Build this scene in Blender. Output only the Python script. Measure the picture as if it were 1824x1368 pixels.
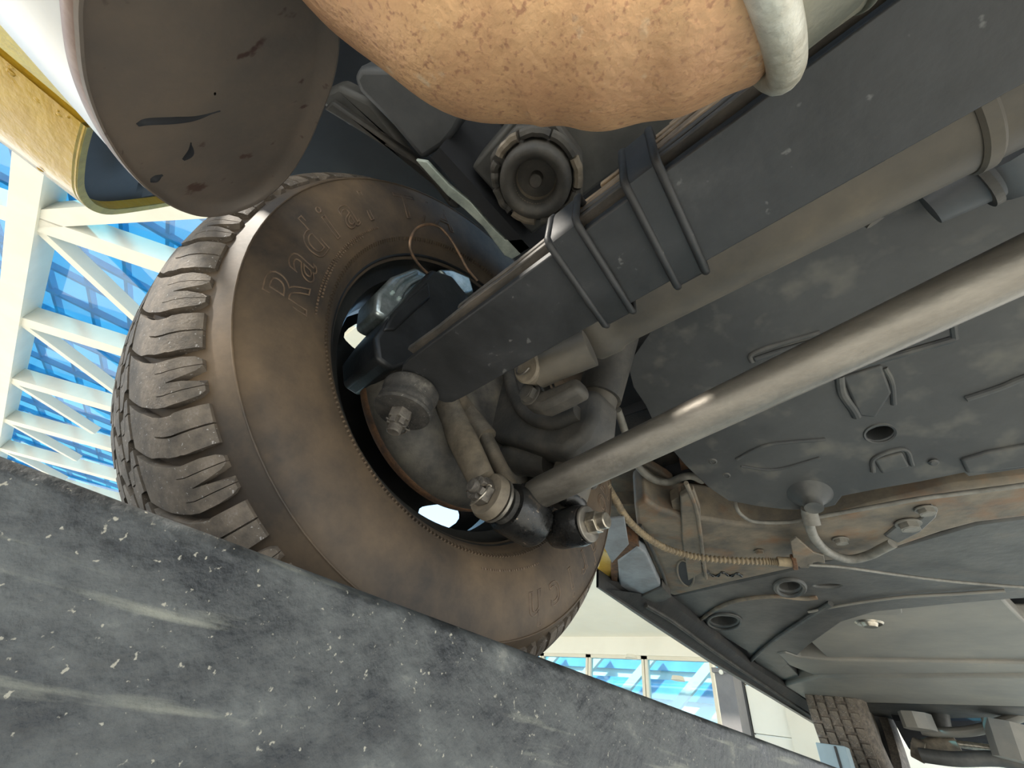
import bpy, bmesh, math, random
from mathutils import Vector as V, Matrix
from mathutils.geometry import tessellate_polygon
random.seed(7)
PI = math.pi
for o in list(bpy.data.objects): bpy.data.objects.remove(o)
sc = bpy.context.scene
COL = sc.collection

# ---------------------------------------------------------------- camera
# world: X = to the car's right, Y = towards the car's front, Z = up; the phone lies at the origin, floor 1.5 m below
RX = V((0.71624129, -0.37960628, -0.58557449)); FW = V((0.68065035, 0.56516725, 0.46615563)); UP = RX.cross(FW)
FPX = 700.0
cam = bpy.data.cameras.new('camera'); camo = bpy.data.objects.new('camera', cam); COL.objects.link(camo)
def c2w(v): v = V(v); return V((v.dot(RX), v.dot(FW), v.dot(UP)))
cx, cy, cz = c2w((1, 0, 0)), c2w((0, -1, 0)), c2w((0, 0, -1))
camo.matrix_world = Matrix(((cx.x, cy.x, cz.x, 0), (cx.y, cy.y, cz.y, 0), (cx.z, cy.z, cz.z, 0), (0, 0, 0, 1)))
cam.sensor_width = 36.0; cam.lens = 36.0 * FPX / 1824.0; cam.clip_start = 0.005; cam.clip_end = 500
sc.camera = camo

# ---------------------------------------------------------------- light
w = bpy.data.worlds.new('sky'); sc.world = w; w.use_nodes = True
nt = w.node_tree; nt.nodes.clear()
wo = nt.nodes.new('ShaderNodeOutputWorld'); bg = nt.nodes.new('ShaderNodeBackground')
tc = nt.nodes.new('ShaderNodeTexCoord'); sx = nt.nodes.new('ShaderNodeSeparateXYZ'); rp = nt.nodes.new('ShaderNodeValToRGB')
nt.links.new(tc.outputs['Generated'], sx.inputs[0]); nt.links.new(sx.outputs['Z'], rp.inputs[0])
rp.color_ramp.elements[0].position = 0.0; rp.color_ramp.elements[0].color = (0.95, 0.93, 0.88, 1)
rp.color_ramp.elements[1].position = 1.0; rp.color_ramp.elements[1].color = (0.16, 0.34, 0.56, 1)
e = rp.color_ramp.elements.new(0.16); e.color = (0.80, 0.86, 0.90, 1)
e = rp.color_ramp.elements.new(0.35); e.color = (0.30, 0.47, 0.66, 1)
nt.links.new(rp.outputs[0], bg.inputs[0]); bg.inputs[1].default_value = 2.2
nt.links.new(bg.outputs[0], wo.inputs[0])
def area(name, loc, target, sx_, sy_, power, color):
    l = bpy.data.lights.new(name, 'AREA'); l.shape = 'RECTANGLE'; l.size = sx_; l.size_y = sy_; l.energy = power; l.color = color
    o = bpy.data.objects.new(name, l); COL.objects.link(o); o.location = loc
    o.rotation_euler = (V(target) - V(loc)).to_track_quat('-Z', 'Y').to_euler(); return o
sun = bpy.data.lights.new('sun', 'SUN'); sun.energy = 8.0; sun.angle = math.radians(3); sun.color = (1.0, 0.93, 0.82)
so = bpy.data.objects.new('sun', sun); COL.objects.link(so)
so.rotation_euler = V((0.25, 1.0, -0.85)).to_track_quat('-Z', 'Y').to_euler()
sc.view_settings.view_transform = 'Standard'; sc.view_settings.look = 'None'
sc.view_settings.gamma = 1.0; sc.view_settings.use_curve_mapping = False
sc.view_settings.exposure = 0.45

# ---------------------------------------------------------------- helpers
def ray(x, y): return c2w(((x - 912) / FPX, (y - 684) / FPX, 1.0))
def PZ(x, y, h): r = ray(x, y); return r * (h / r.z)
def PY(x, y, h): r = ray(x, y); return r * (h / r.y)
def PX(x, y, h): r = ray(x, y); return r * (h / r.x)
def PP(x, y, n, d): r = ray(x, y); return r * (d / r.dot(V(n)))
def tagit(o, label=None, cat=None, group=None, kind=None):
    if label: o['label'] = label
    if cat: o['category'] = cat
    if group: o['group'] = group
    if kind: o['kind'] = kind
    return o
WORLD = {}
def thing(name, loc, label, cat, group=None):
    o = bpy.data.objects.new(name, None); COL.objects.link(o); o.location = loc; o.empty_display_size = 0.05
    WORLD[o.name] = V(loc); return tagit(o, label, cat, group)
def obj(name, geo, m, parent=None, smooth=35, bevel=0.0, seg=2, label=None, cat=None, group=None, kind=None, loc=None):
    vs, fs = geo
    vs = [V(v) for v in vs]
    c = V(loc) if loc is not None else sum(vs, V((0, 0, 0))) / len(vs)
    me = bpy.data.meshes.new(name); me.from_pydata([v - c for v in vs], [], fs)
    bm = bmesh.new(); bm.from_mesh(me); bmesh.ops.recalc_face_normals(bm, faces=bm.faces); bm.to_mesh(me); bm.free()
    me.materials.append(m)
    if smooth:
        me.polygons.foreach_set('use_smooth', [True] * len(me.polygons)); me.set_sharp_from_angle(angle=math.radians(smooth))
    o = bpy.data.objects.new(name, me); COL.objects.link(o)
    WORLD[o.name] = c
    if parent: o.parent = parent; o.location = c - WORLD[parent.name]
    else: o.location = c
    if bevel:
        b = o.modifiers.new('bevel', 'BEVEL'); b.width = bevel; b.segments = seg; b.limit_method = 'ANGLE'; b.angle_limit = math.radians(40)
    return tagit(o, label, cat, group, kind)
def join(*gs):
    vs, fs = [], []
    for g in gs:
        n = len(vs); vs += [V(v) for v in g[0]]; fs += [[i + n for i in f] for f in g[1]]
    return vs, fs
def box(a, b):
    (x0, y0, z0), (x1, y1, z1) = a, b
    vs = [(x0, y0, z0), (x1, y0, z0), (x1, y1, z0), (x0, y1, z0), (x0, y0, z1), (x1, y0, z1), (x1, y1, z1), (x0, y1, z1)]
    return vs, [[0, 3, 2, 1], [4, 5, 6, 7], [0, 1, 5, 4], [1, 2, 6, 5], [2, 3, 7, 6], [3, 0, 4, 7]]
def obox(c, ax, ay, az):   # centre and three half vectors
    c, ax, ay, az = V(c), V(ax), V(ay), V(az)
    vs = [c + i * ax + j * ay + k * az for k in (-1, 1) for i, j in ((-1, -1), (1, -1), (1, 1), (-1, 1))]
    return vs, [[0, 3, 2, 1], [4, 5, 6, 7], [0, 1, 5, 4], [1, 2, 6, 5], [2, 3, 7, 6], [3, 0, 4, 7]]
def frame(d):
    d = V(d).normalized(); a = V((0, 0, 1)) if abs(d.z) < .9 else V((1, 0, 0))
    u = d.cross(a).normalized(); return d, u, d.cross(u)
def spline(pts, n=8):
    pts = [V(p) for p in pts]
    if len(pts) < 3: return pts
    q = [pts[0] * 2 - pts[1]] + pts + [pts[-1] * 2 - pts[-2]]; out = []
    for i in range(1, len(q) - 2):
        for k in range(n):
            t = k / n; a, b, c, d = q[i - 1:i + 3]
            out.append(0.5 * ((2 * b) + (c - a) * t + (2 * a - 5 * b + 4 * c - d) * t * t + (3 * b - a - 3 * c + d) * t ** 3))
    out.append(pts[-1]); return out
def tube(pts, r, seg=20, n=8, cap=True, closed=False, smooth=True, flat=None, twist=0):
    P = spline(pts, n) if smooth else [V(p) for p in pts]
    rs = r if callable(r) else (lambda t: r)
    vs, fs = [], []; u = None; N = len(P)
    for i, p in enumerate(P):
        d = (P[min(i + 1, N - 1)] - P[max(i - 1, 0)]).normalized()
        if u is None: _, u, _ = frame(d)
        u = (u - d * u.dot(d)).normalized(); v = d.cross(u)
        R = rs(i / (N - 1))
        for k in range(seg):
            a = 2 * PI * k / seg + twist
            vs.append(p + (u * math.cos(a) + v * math.sin(a) * (flat or 1)) * R)
    for i in range(N - 1):
        for k in range(seg):
            fs.append([i * seg + k, i * seg + (k + 1) % seg, (i + 1) * seg + (k + 1) % seg, (i + 1) * seg + k])
    if cap: fs.append(list(range(seg))[::-1]); fs.append([(N - 1) * seg + k for k in range(seg)])
    return vs, fs
def lathe(profile, org, axis, seg=48, a0=0, a1=2 * PI, ref=None):   # profile of (along axis, radius)
    d, u, v = frame(axis)
    if ref is not None: u = V(ref).normalized(); v = d.cross(u)
    org = V(org); full = abs(a1 - a0 - 2 * PI) < 1e-6; m = seg if full else seg + 1
    vs, fs = [], []
    for (h, r) in profile:
        for k in range(m):
            a = a0 + (a1 - a0) * k / seg
            vs.append(org + d * h + (u * math.cos(a) + v * math.sin(a)) * r)
    for i in range(len(profile) - 1):
        for k in range(m if full else m - 1):
            fs.append([i * m + k, i * m + (k + 1) % m, (i + 1) * m + (k + 1) % m, (i + 1) * m + k])
    if full:
        for i in (0, len(profile) - 1):
            if profile[i][1] > 1e-5: pass
    return vs, fs
def cyl(a, b, r, seg=24, ch=0.0):
    a, b = V(a), V(b); L = (b - a).length
    ch = min(ch, L / 2 * .9, r * .9)
    pr = [(0, 1e-5), (0, r - ch), (ch, r), (L - ch, r), (L, r - ch), (L, 1e-5)] if ch else [(0, 1e-5), (0, r), (L, r), (L, 1e-5)]
    return lathe(pr, a, b - a, seg)
def prism(pts, off, holes=()):
    pts = [V(p) for p in pts]; off = V(off); loops = [pts] + [[V(p) for p in h] for h in holes]
    flat = [p for l in loops for p in l]; n = len(flat)
    tris = tessellate_polygon(loops) if len(loops) > 1 else [list(range(n))]
    fs = [list(t) for t in tris] + [[i + n for i in reversed(t)] for t in tris]; k = 0
    for l in loops:
        m = len(l)
        for i in range(m): fs.append([k + i, k + (i + 1) % m, k + (i + 1) % m + n, k + i + n])
        k += m
    return flat + [p + off for p in flat], fs
def circ(c, n, r, seg=20, ry=None, ref=None):
    d, u, v = frame(n)
    if ref is not None: u = (V(ref) - d * V(ref).dot(d)).normalized(); v = d.cross(u)
    return [V(c) + u * math.cos(2 * PI * k / seg) * r + v * math.sin(2 * PI * k / seg) * (ry or r) for k in range(seg)]
def hexnut(c, axis, af, h, ref=None, hole=0):
    d, u, v = frame(axis)
    if ref: u = (V(ref) - d * V(ref).dot(d)).normalized(); v = d.cross(u)
    pts = [V(c) + (u * math.cos(PI * k / 3) + v * math.sin(PI * k / 3)) * af * .577 for k in range(6)]
    return prism(pts, d * h)
def bolt_head(name, c, axis, af, h, m, parent, washer=True, label=None):
    d = V(axis).normalized(); g = hexnut(V(c), d, af, h)
    g2 = cyl(V(c) + d * h * .98, V(c) + d * (h * 1.06), af * .42, 20)
    gs = [g, g2]
    if washer: gs.append(cyl(V(c) - d * .0005, V(c) + d * h * .2, af * .72, 24))
    return obj(name, join(*gs), m, parent, 30, bevel=af * .03, label=label)

# ---------------------------------------------------------------- materials
def mat(name, c1, c2=None, c3=None, scale=30, rough=0.6, rough2=None, metal=0.0, bump=0.15, bscale=None, stretch=(1, 1, 1),
        spots=None, spot_scale=120, spot_t=0.68, spec=0.5, coat=0.0, det=6, pos=(0.38, 0.62), bdist=0.002, scratches=None, spot_w=.05):
    m = bpy.data.materials.new(name); m.use_nodes = True; t = m.node_tree; N = t.nodes; L = t.links
    b = N['Principled BSDF']; b.inputs['Roughness'].default_value = rough; b.inputs['Metallic'].default_value = metal
    b.inputs['Specular IOR Level'].default_value = spec; b.inputs['Coat Weight'].default_value = coat; b.inputs['Coat Roughness'].default_value = .15
    geo = N.new('ShaderNodeTexCoord'); mp = N.new('ShaderNodeMapping'); L.new(geo.outputs['Object'], mp.inputs[0]); mp.inputs['Scale'].default_value = stretch
    c2 = c2 or tuple(x * .7 for x in c1)
    n1 = N.new('ShaderNodeTexNoise'); n1.inputs['Scale'].default_value = scale; n1.inputs['Detail'].default_value = det; n1.inputs['Roughness'].default_value = .65
    L.new(mp.outputs[0], n1.inputs['Vector'])
    r1 = N.new('ShaderNodeValToRGB'); E = r1.color_ramp.elements
    E[0].position = pos[0]; E[0].color = (*c2, 1); E[1].position = pos[1]; E[1].color = (*c1, 1)
    if c3:
        x = E.new(min(.98, pos[1] + .13)); x.color = (*c3, 1)
    L.new(n1.outputs['Fac'], r1.inputs[0]); out = r1.outputs[0]
    def mixc(fac, a, col):
        mx = N.new('ShaderNodeMix'); mx.data_type = 'RGBA'; L.new(fac, mx.inputs[0]); L.new(a, mx.inputs[6]); mx.inputs[7].default_value = (*col, 1); return mx.outputs[2]
    if spots:
        n2 = N.new('ShaderNodeTexNoise'); n2.inputs['Scale'].default_value = spot_scale; n2.inputs['Detail'].default_value = 3
        L.new(geo.outputs['Object'], n2.inputs['Vector'])
        r2 = N.new('ShaderNodeValToRGB'); r2.color_ramp.elements[0].position = spot_t; r2.color_ramp.elements[1].position = spot_t + spot_w
        L.new(n2.outputs['Fac'], r2.inputs[0]); out = mixc(r2.outputs[0], out, spots)
    if scratches:
        mp2 = N.new('ShaderNodeMapping'); L.new(geo.outputs['Object'], mp2.inputs[0]); mp2.inputs['Scale'].default_value = scratches[1]
        n3 = N.new('ShaderNodeTexNoise'); n3.inputs['Scale'].default_value = 10; n3.inputs['Detail'].default_value = 5; L.new(mp2.outputs[0], n3.inputs['Vector'])
        r3 = N.new('ShaderNodeValToRGB'); r3.color_ramp.elements[0].position = scratches[2]; r3.color_ramp.elements[1].position = scratches[2] + .1
        r3.color_ramp.elements[1].color = (.7, .7, .7, 1)
        L.new(n3.outputs['Fac'], r3.inputs[0]); out = mixc(r3.outputs[0], out, scratches[0])
    L.new(out, b.inputs['Base Color'])
    if rough2 is not None:
        mr = N.new('ShaderNodeMapRange'); L.new(n1.outputs['Fac'], mr.inputs[0]); mr.inputs[1].default_value = .35; mr.inputs[2].default_value = .65
        mr.inputs[3].default_value = rough; mr.inputs[4].default_value = rough2; L.new(mr.outputs[0], b.inputs['Roughness'])
    if bump:
        nb = N.new('ShaderNodeTexNoise'); nb.inputs['Scale'].default_value = bscale or scale * 4; nb.inputs['Detail'].default_value = 5
        L.new(geo.outputs['Object'], nb.inputs['Vector'])
        bp = N.new('ShaderNodeBump'); bp.inputs['Strength'].default_value = bump; bp.inputs['Distance'].default_value = bdist
        L.new(nb.outputs['Fac'], bp.inputs['Height']); L.new(bp.outputs[0], b.inputs['Normal'])
    return m
M = {}
M['rubber'] = mat('rubber', (.135, .095, .060), (.050, .040, .032), (.19, .13, .078), scale=9, rough=.62, bump=.12, bscale=260, pos=(.36, .6), bdist=.001)
M['tread'] = mat('tread_rubber', (.19, .155, .12), (.095, .08, .065), (.30, .27, .24), scale=60, rough=.7, bump=.4, bscale=500, bdist=.0008, spots=(.4, .38, .36), spot_scale=420, spot_t=.66)
M['letter'] = mat('letter_rubber', (.19, .13, .085), (.10, .07, .05), scale=80, rough=.55, bump=.05)
M['rim'] = mat('rim_paint', (.030, .030, .028), (.015, .015, .015), (.07, .055, .04), scale=25, rough=.38, bump=.1)
M['rimlip'] = mat('rim_lip', (.16, .12, .075), (.06, .05, .04), scale=60, rough=.4, metal=.3, bump=.1)  # lighter brown than the rim, painting the light caught on its edge
M['shield'] = mat('dusty_shield', (.135, .122, .10), (.055, .052, .048), (.24, .20, .14), scale=22, rough=.62, bump=.25, bscale=300, bdist=.001)
M['rust'] = mat('rust', (.17, .085, .04), (.075, .045, .03), (.26, .14, .07), scale=70, rough=.85, bump=.4)
M['caliper'] = mat('caliper_black', (.022, .024, .026), (.012, .013, .014), scale=40, rough=.38, bump=.15)
M['zinc'] = mat('zinc', (.62, .68, .68), (.35, .42, .42), scale=60, rough=.32, metal=.8, bump=.2)
M['spring'] = mat('spring_paint', (.034, .035, .037), (.019, .020, .021), (.060, .060, .060), scale=14, rough=.46, rough2=.55, bump=.22, bscale=170, bdist=.0012,
                  spots=(.10, .10, .098), spot_scale=110, spot_t=.70)
M['leafdust'] = mat('dusty_leaf', (.40, .28, .17), (.13, .10, .075), (.50, .38, .25), scale=70, rough=.85, bump=.6, stretch=(.25, 1, 1), bdist=.002)
M['leafedge'] = mat('leaf_edge', (.14, .12, .10), (.05, .048, .046), scale=45, rough=.7, bump=.4, stretch=(.3, 1, 1))
M['shaft'] = mat('dusty_shaft', (.115, .100, .078), (.06, .055, .048), (.17, .14, .10), scale=9, rough=.5, rough2=.65, bump=.12, bscale=260, bdist=.0008)
M['strut'] = mat('strut_steel', (.26, .24, .21), (.13, .12, .105), (.36, .33, .28), scale=26, rough=.36, rough2=.5, metal=.65, bump=.35, bscale=240, stretch=(.3, 1, 1), bdist=.0008)
M['oily'] = mat('oily_black', (.018, .018, .018), (.008, .008, .008), (.08, .06, .045), scale=60, rough=.22, rough2=.4, bump=.5, bscale=220, bdist=.001, spots=(.2, .16, .12), spot_scale=260, spot_t=.68)
M['fork'] = mat('dusty_casting', (.21, .175, .13), (.10, .085, .065), (.28, .23, .17), scale=28, rough=.7, bump=.3, bscale=260, bdist=.0012)
M['casting'] = mat('dark_casting', (.075, .068, .058), (.036, .035, .033), (.13, .11, .085), scale=22, rough=.62, bump=.35, bscale=220, bdist=.0015)
M['cushion'] = mat('cushion_rubber', (.070, .065, .058), (.028, .027, .026), (.15, .14, .12), scale=60, rough=.75, bump=.6, bscale=500, bdist=.001, spots=(.25, .23, .2), spot_scale=500, spot_t=.68)
M['nut'] = mat('grey_nut', (.20, .18, .155), (.10, .09, .08), scale=90, rough=.5, metal=.4, bump=.3)
M['steel'] = mat('bright_steel', (.55, .5, .42), (.3, .27, .22), scale=90, rough=.3, metal=.9, bump=.15)
M['pan'] = mat('undercoat', (.060, .062, .062), (.036, .038, .039), (.10, .097, .088), scale=7, rough=.5, rough2=.6, bump=.35, bscale=36, bdist=.002, spots=(.12, .115, .10), spot_scale=26, spot_t=.54, spot_w=.26)
M['floorpan'] = mat('floor_undercoat', (.225, .21, .18), (.165, .16, .145), (.28, .255, .21), scale=5, rough=.55, bump=.15, bscale=30)
M['rail'] = mat('dusty_rail', (.20, .165, .12), (.10, .09, .075), (.26, .17, .10), scale=16, rough=.66, bump=.35, bscale=120, spots=(.19, .11, .06), spot_scale=22, spot_t=.54, spot_w=.22)
M['raildark'] = mat('rail_paint', (.088, .086, .080), (.050, .050, .048), (.11, .1, .085), scale=14, rough=.5, bump=.3, bscale=90)
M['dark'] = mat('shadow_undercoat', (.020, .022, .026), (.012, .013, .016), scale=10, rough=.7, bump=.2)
M['midgrey'] = mat('bracket_paint', (.085, .088, .092), (.055, .058, .062), scale=16, rough=.5, bump=.15)
M['pale'] = mat('pale_strip', (.42, .47, .42), (.25, .29, .26), (.55, .58, .5), scale=40, rough=.6, bump=.3)
M['copper'] = mat('heat_tinted_pipe', (.76, .46, .24), (.54, .28, .15), (.78, .56, .34), scale=20, rough=.42, rough2=.55, metal=.35, bump=.8, bscale=230, bdist=.0010,
                  spots=(.48, .25, .14), spot_scale=420, spot_t=.56, spot_w=.12, scratches=((.74, .62, .44), (9, 7, 7), .64), pos=(.28, .68), det=10)
M['pipegrey'] = mat('grey_green_pipe', (.24, .22, .16), (.13, .13, .10), (.38, .25, .16), scale=22, rough=.5, metal=.4, bump=.4)
M['clamp'] = mat('clamp_metal', (.62, .60, .52), (.4, .36, .28), scale=40, rough=.5, metal=.3, bump=.5, bscale=200)
M['cap'] = mat('muffler_cap', (.24, .19, .15), (.17, .145, .125), (.28, .20, .15), scale=9, rough=.55, bump=.15, bscale=120, metal=.2, spots=(.10, .06, .05), spot_scale=60, spot_t=.66)
M['shell'] = mat('muffler_shell', (.78, .72, .62), (.62, .62, .60), (.82, .66, .48), scale=7, rough=.33, rough2=.45, metal=.55, bump=.1)
M['yellow'] = mat('yellow_paint', (.70, .44, .045), (.62, .37, .035), scale=30, rough=.3, bump=.6, bscale=90, coat=.5, bdist=.003)
M['yellowcut'] = mat('yellow_edge', (.42, .33, .08), (.33, .26, .07), scale=50, rough=.7, bump=.4)
M['body_black'] = mat('rocker_paint', (.05, .047, .045), (.03, .03, .03), (.10, .08, .06), scale=18, rough=.45, bump=.3)
M['bluegrey'] = mat('primer_grey', (.30, .33, .36), (.21, .22, .23), (.30, .24, .18), scale=16, rough=.6, bump=.15)
M['conduit'] = mat('tan_conduit', (.33, .26, .16), (.20, .16, .11), scale=60, rough=.75, bump=.2)
M['hose'] = mat('grey_hose', (.20, .19, .165), (.12, .115, .10), scale=40, rough=.55, bump=.2)
M['line'] = mat('brake_line', (.33, .20, .12), (.15, .11, .08), (.4, .22, .1), scale=60, rough=.45, metal=.4, bump=.1)
M['ramp'] = mat('lift_paint', (.095, .100, .098), (.022, .024, .025), (.24, .24, .21), scale=38, rough=.42, rough2=.65, bump=1.0, bscale=160, bdist=.0013, stretch=(1, .6, 1),
                spots=(.33, .31, .25), spot_scale=380, spot_t=.675, scratches=((.26, .26, .21), (5, .8, 10), .60), det=12, pos=(.40, .62))
M['white'] = mat('white_steel', (.74, .70, .59), (.70, .65, .54), scale=2, rough=.5, bump=0)
M['wall'] = mat('white_wall', (.84, .81, .72), (.80, .77, .68), scale=1, rough=.7, bump=0)
M['floor'] = mat('pale_concrete', (.68, .61, .50), (.60, .54, .45), scale=1.5, rough=.7, bump=.05)
M['post'] = mat('grey_post', (.18, .17, .165), (.14, .13, .13), scale=3, rough=.5, bump=0)
M['black'] = mat('black_trim', (.01, .01, .01), (.008, .008, .008), scale=4, rough=.4, bump=0)
M['bluepaint'] = mat('pale_blue_paint', (.42, .55, .60), (.36, .48, .53), scale=6, rough=.5, bump=0)
M['twig'] = mat('dry_leaf', (.55, .33, .16), (.35, .2, .1), scale=200, rough=.8)
M['crimp'] = mat('crimp_edge', (.36, .27, .22), (.20, .12, .09), (.45, .38, .33), scale=22, rough=.45, metal=.3, bump=.15)
M['brick'] = mat('brown_brick', (.16, .13, .09), (.10, .085, .065), scale=8, rough=.8, bump=.3)
M['tint'] = mat('blue_panel', (.16, .45, .70), (.10, .33, .58), (.4, .65, .8), scale=1.3, rough=.15, bump=0)
def glass(name, col, trans=.75, rough=.03):
    m = bpy.data.materials.new(name); m.use_nodes = True; t = m.node_tree; N = t.nodes; L = t.links; N.clear()
    o = N.new('ShaderNodeOutputMaterial'); tr = N.new('ShaderNodeBsdfTransparent'); tr.inputs[0].default_value = (*col, 1)
    g = N.new('ShaderNodeBsdfGlossy'); g.inputs[0].default_value = (.9, .95, 1, 1); g.inputs[1].default_value = rough
    mx = N.new('ShaderNodeMixShader'); mx.inputs[0].default_value = 1 - trans
    L.new(tr.outputs[0], mx.inputs[1]); L.new(g.outputs[0], mx.inputs[2]); L.new(mx.outputs[0], o.inputs[0]); return m
M['glass'] = glass('blue_glass', (.30, .62, .74), .86)
M['clearglass'] = glass('window_glass', (.62, .86, .98), .85)

# ================================================================ SETTING
obj('floor', box((-30, -25, -1.7), (30, 40, -1.5)), M['floor'], kind='structure')

# lift runway: the dark girder along the lower left, its rounded top edge just inboard of the tyre
def runway():
    X, Z = -.200, .0425; r = .006
    prof = [(X + .0, Z - .20), (X + .0, Z - r)] + [(X - r + r * math.cos(a), Z - r + r * math.sin(a)) for a in [PI / 8 * k for k in range(5)]][1:]
    prof += [(X - .028, Z), (X - .036, Z - .010), (X - .040, Z - .047), (X - .50, Z - .047), (X - .50, Z - .20)]
    y0, y1 = -1.6, 7.5; n = len(prof); N = 40
    vs = [(p[0], y0 + (y1 - y0) * k / N, p[1]) for k in range(N + 1) for p in prof]
    fs = [[k * n + i, k * n + (i + 1) % n, (k + 1) * n + (i + 1) % n, (k + 1) * n + i] for k in range(N) for i in range(n)]
    fs += [list(range(n)), [N * n + i for i in range(n)][::-1]]
    return vs, fs
rw = thing('lift_runway', (-.45, 1.5, -.15), 'scuffed black steel runway girder of the car lift crossing the lower left', 'car lift')
obj('girder', runway(), M['ramp'], rw, 30)
g = join(*[box((-.69, y, -1.5), (-.61, y + .12, -.158)) for y in (-1.4, 6.2)])
obj('support_post', box((-.65, -1.4, -1.5), (-.45, -1.2, -.15)), M['post'], rw)
obj('support_post', box((-.65, 7.1, -1.5), (-.45, 7.3, -.15)), M['post'], rw)

# ================================================================ WHEEL
WC = V((-.331, .216, .341)); TX = WC.x
wheel = thing('wheel', WC, 'dusty left rear tyre with raised lettering on a dark steel rim', 'wheel')
PROF = [(-.012, .196), (-.002, .203), (.006, .208), (.014, .218), (.020, .232), (.0225, .248), (.0228, .264), (.0218, .276), (.0196, .2868), (.0206, .2888), (.0184, .2905),
        (.0125, .2955), (.0030, .3000), (-.005, .3065), (-.017, .3135), (-.035, .3195), (-.060, .3235), (-.100, .3255)]
half = PROF
full = [(x, r) for x, r in half] + [(-.2 - x, r) for x, r in reversed(half[:-1])]
tyre = obj('tyre', lathe([(x, r) for x, r in full], WC, (1, 0, 0), 160), M['rubber'], wheel, 45, loc=WC)
# tread blocks: a height field over the tyre profile
def prof_at(s):
    acc = 0
    pr = PROF[12:] + [(-.2 - x, r) for x, r in reversed(PROF[12:-1])]
    for (a, b) in zip(pr, pr[1:]):
        l = math.hypot(b[0] - a[0], b[1] - a[1])
        if acc + l >= s or b is pr[-1]:
            t = (s - acc) / l; nx, nr = -(b[1] - a[1]) / l, (b[0] - a[0]) / l
            return a[0] + (b[0] - a[0]) * t, a[1] + (b[1] - a[1]) * t, -nx, -nr
        acc += l
def block(ss, cols, hfun):
    """ss: stations along the profile; cols(s): angles; hfun(i_s, j) height at station/column"""
    vs, fs = [], []; nj = None
    for i, s in enumerate(ss):
        an = cols(s); J = [an[0]] + list(an) + [an[-1]]; nj = len(J)
        x, r, nx, nr = prof_at(s)
        for j, a in enumerate(J):
            h = -.001 if (j == 0 or j == nj - 1) else hfun(s, j - 1)
            X, R = x + nx * h, r + nr * h
            vs.append(V((X, R * math.cos(a), R * math.sin(a))))
    for i in range(len(ss) - 1):
        for j in range(nj - 1): fs.append([i * nj + j, i * nj + j + 1, (i + 1) * nj + j + 1, (i + 1) * nj + j])
    # end walls
    def endwall(i, s):
        an = cols(s); J = [an[0]] + list(an) + [an[-1]]; x, r, nx, nr = prof_at(s); b0 = len(vs)
        for a in J: vs.append(V((x - nx * .001, (r - nr * .001) * math.cos(a), (r - nr * .001) * math.sin(a))))
        for j in range(nj - 1): fs.append([i * nj + j, i * nj + j + 1, b0 + j + 1, b0 + j])
    endwall(0, ss[0]); endwall(len(ss) - 1, ss[-1])
    return vs, fs
HB = .0085
def bh(s): return HB * min(1, .45 + s / .030)
NP = 26; PITCH = 2 * PI / NP
def curve_off(s):      # lateral grooves sweep round towards the tread centre
    t = max(0, s - .022) / .05; return -.085 * t ** 1.6
s_sh = [0.0, .004, .012, .020, .0232, .0248, .032, .040, .048, .0535, .0565, .062, .068]
def blockA():
    hw = PITCH * .200; w = .0022
    def cols(s):
        o = curve_off(s); k = 1 - (.06 if s > .02 else 0) + (.10 if s > .045 else 0)
        return [o - hw * k, o - hw * .35, o - w + .00, o - w * .4, o + w * .4, o + w, o + hw * .4, o + hw * k]
    def hf(s, j):
        h = bh(s)
        if s < .002: h *= .8
        if j in (3, 4) and s < .035: h -= .004
        if j in (2, 5) and s < .002: h -= 0
        if j in (1,) and s > .05: h -= .0 
        return h
    return block(s_sh, cols, hf)
def blockB():
    hw = PITCH * .222; w = .0020
    def cols(s):
        o = curve_off(s); c = max(0, .006 - s) * 2.2
        g = .010 * max(0, 1 - s / .022)
        a = [-hw + c, -hw * .5 - w * .5, -hw * .5 - .0003, -hw * .5 + .0003, -hw * .5 + w * .5, -g - .001 - c, -g, g, g + .001 + c, hw * .5 - w * .5, hw * .5 - .0003, hw * .5 + .0003, hw * .5 + w * .5, hw - c]
        return [o + q for q in a]
    def hf(s, j):
        h = bh(s)
        if j in (2, 3, 10, 11) and s < .030: h -= .004
        if j in (6, 7) and s < .022: h = -.0006
        return h
    return block(s_sh, cols, hf)
def rowblock(s0, s1, hw, zig, notch):
    ss = [s0, s0 + .0015, (s0 + s1) / 2 - .003, (s0 + s1) / 2 + .003, s1 - .0015, s1]
    def cols(s):
        t = (s - s0) / (s1 - s0); o = curve_off(min(s, .07)) + zig * (1 if t > .5 else -1) * .5
        w = .0028
        return [o - hw, o - hw * .25 - w, o - hw * .25, o - hw * .25 + w * .4, o + hw * .3, o + hw]
    def hf(s, j):
        t = (s - s0) / (s1 - s0)
        return HB - (.0035 if j == 2 and (t < notch) else 0)
    return block(ss, cols, hf)
def mesh_of(name, geo, m, ang=38):
    me = bpy.data.meshes.new(name); me.from_pydata(geo[0], [], geo[1]); me.materials.append(m)
    bm = bmesh.new(); bm.from_mesh(me); bmesh.ops.recalc_face_normals(bm, faces=bm.faces); bm.to_mesh(me); bm.free()
    me.polygons.foreach_set('use_smooth', [True] * len(me.polygons)); me.set_sharp_from_angle(angle=math.radians(ang)); return me
mA, mB = mesh_of('tread_block', blockA(), M['tread']), mesh_of('tread_block', blockB(), M['tread'])
mR = [mesh_of('tread_block', rowblock(.0725, .0925, PITCH * .20, .035, .7), M['tread']),
      mesh_of('tread_block', rowblock(.0965, .1165, PITCH * .20, -.035, .6), M['tread']),
      mesh_of('tread_block', rowblock(.1205, .1405, PITCH * .20, .035, .7), M['tread'])]
PH = .05
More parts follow.
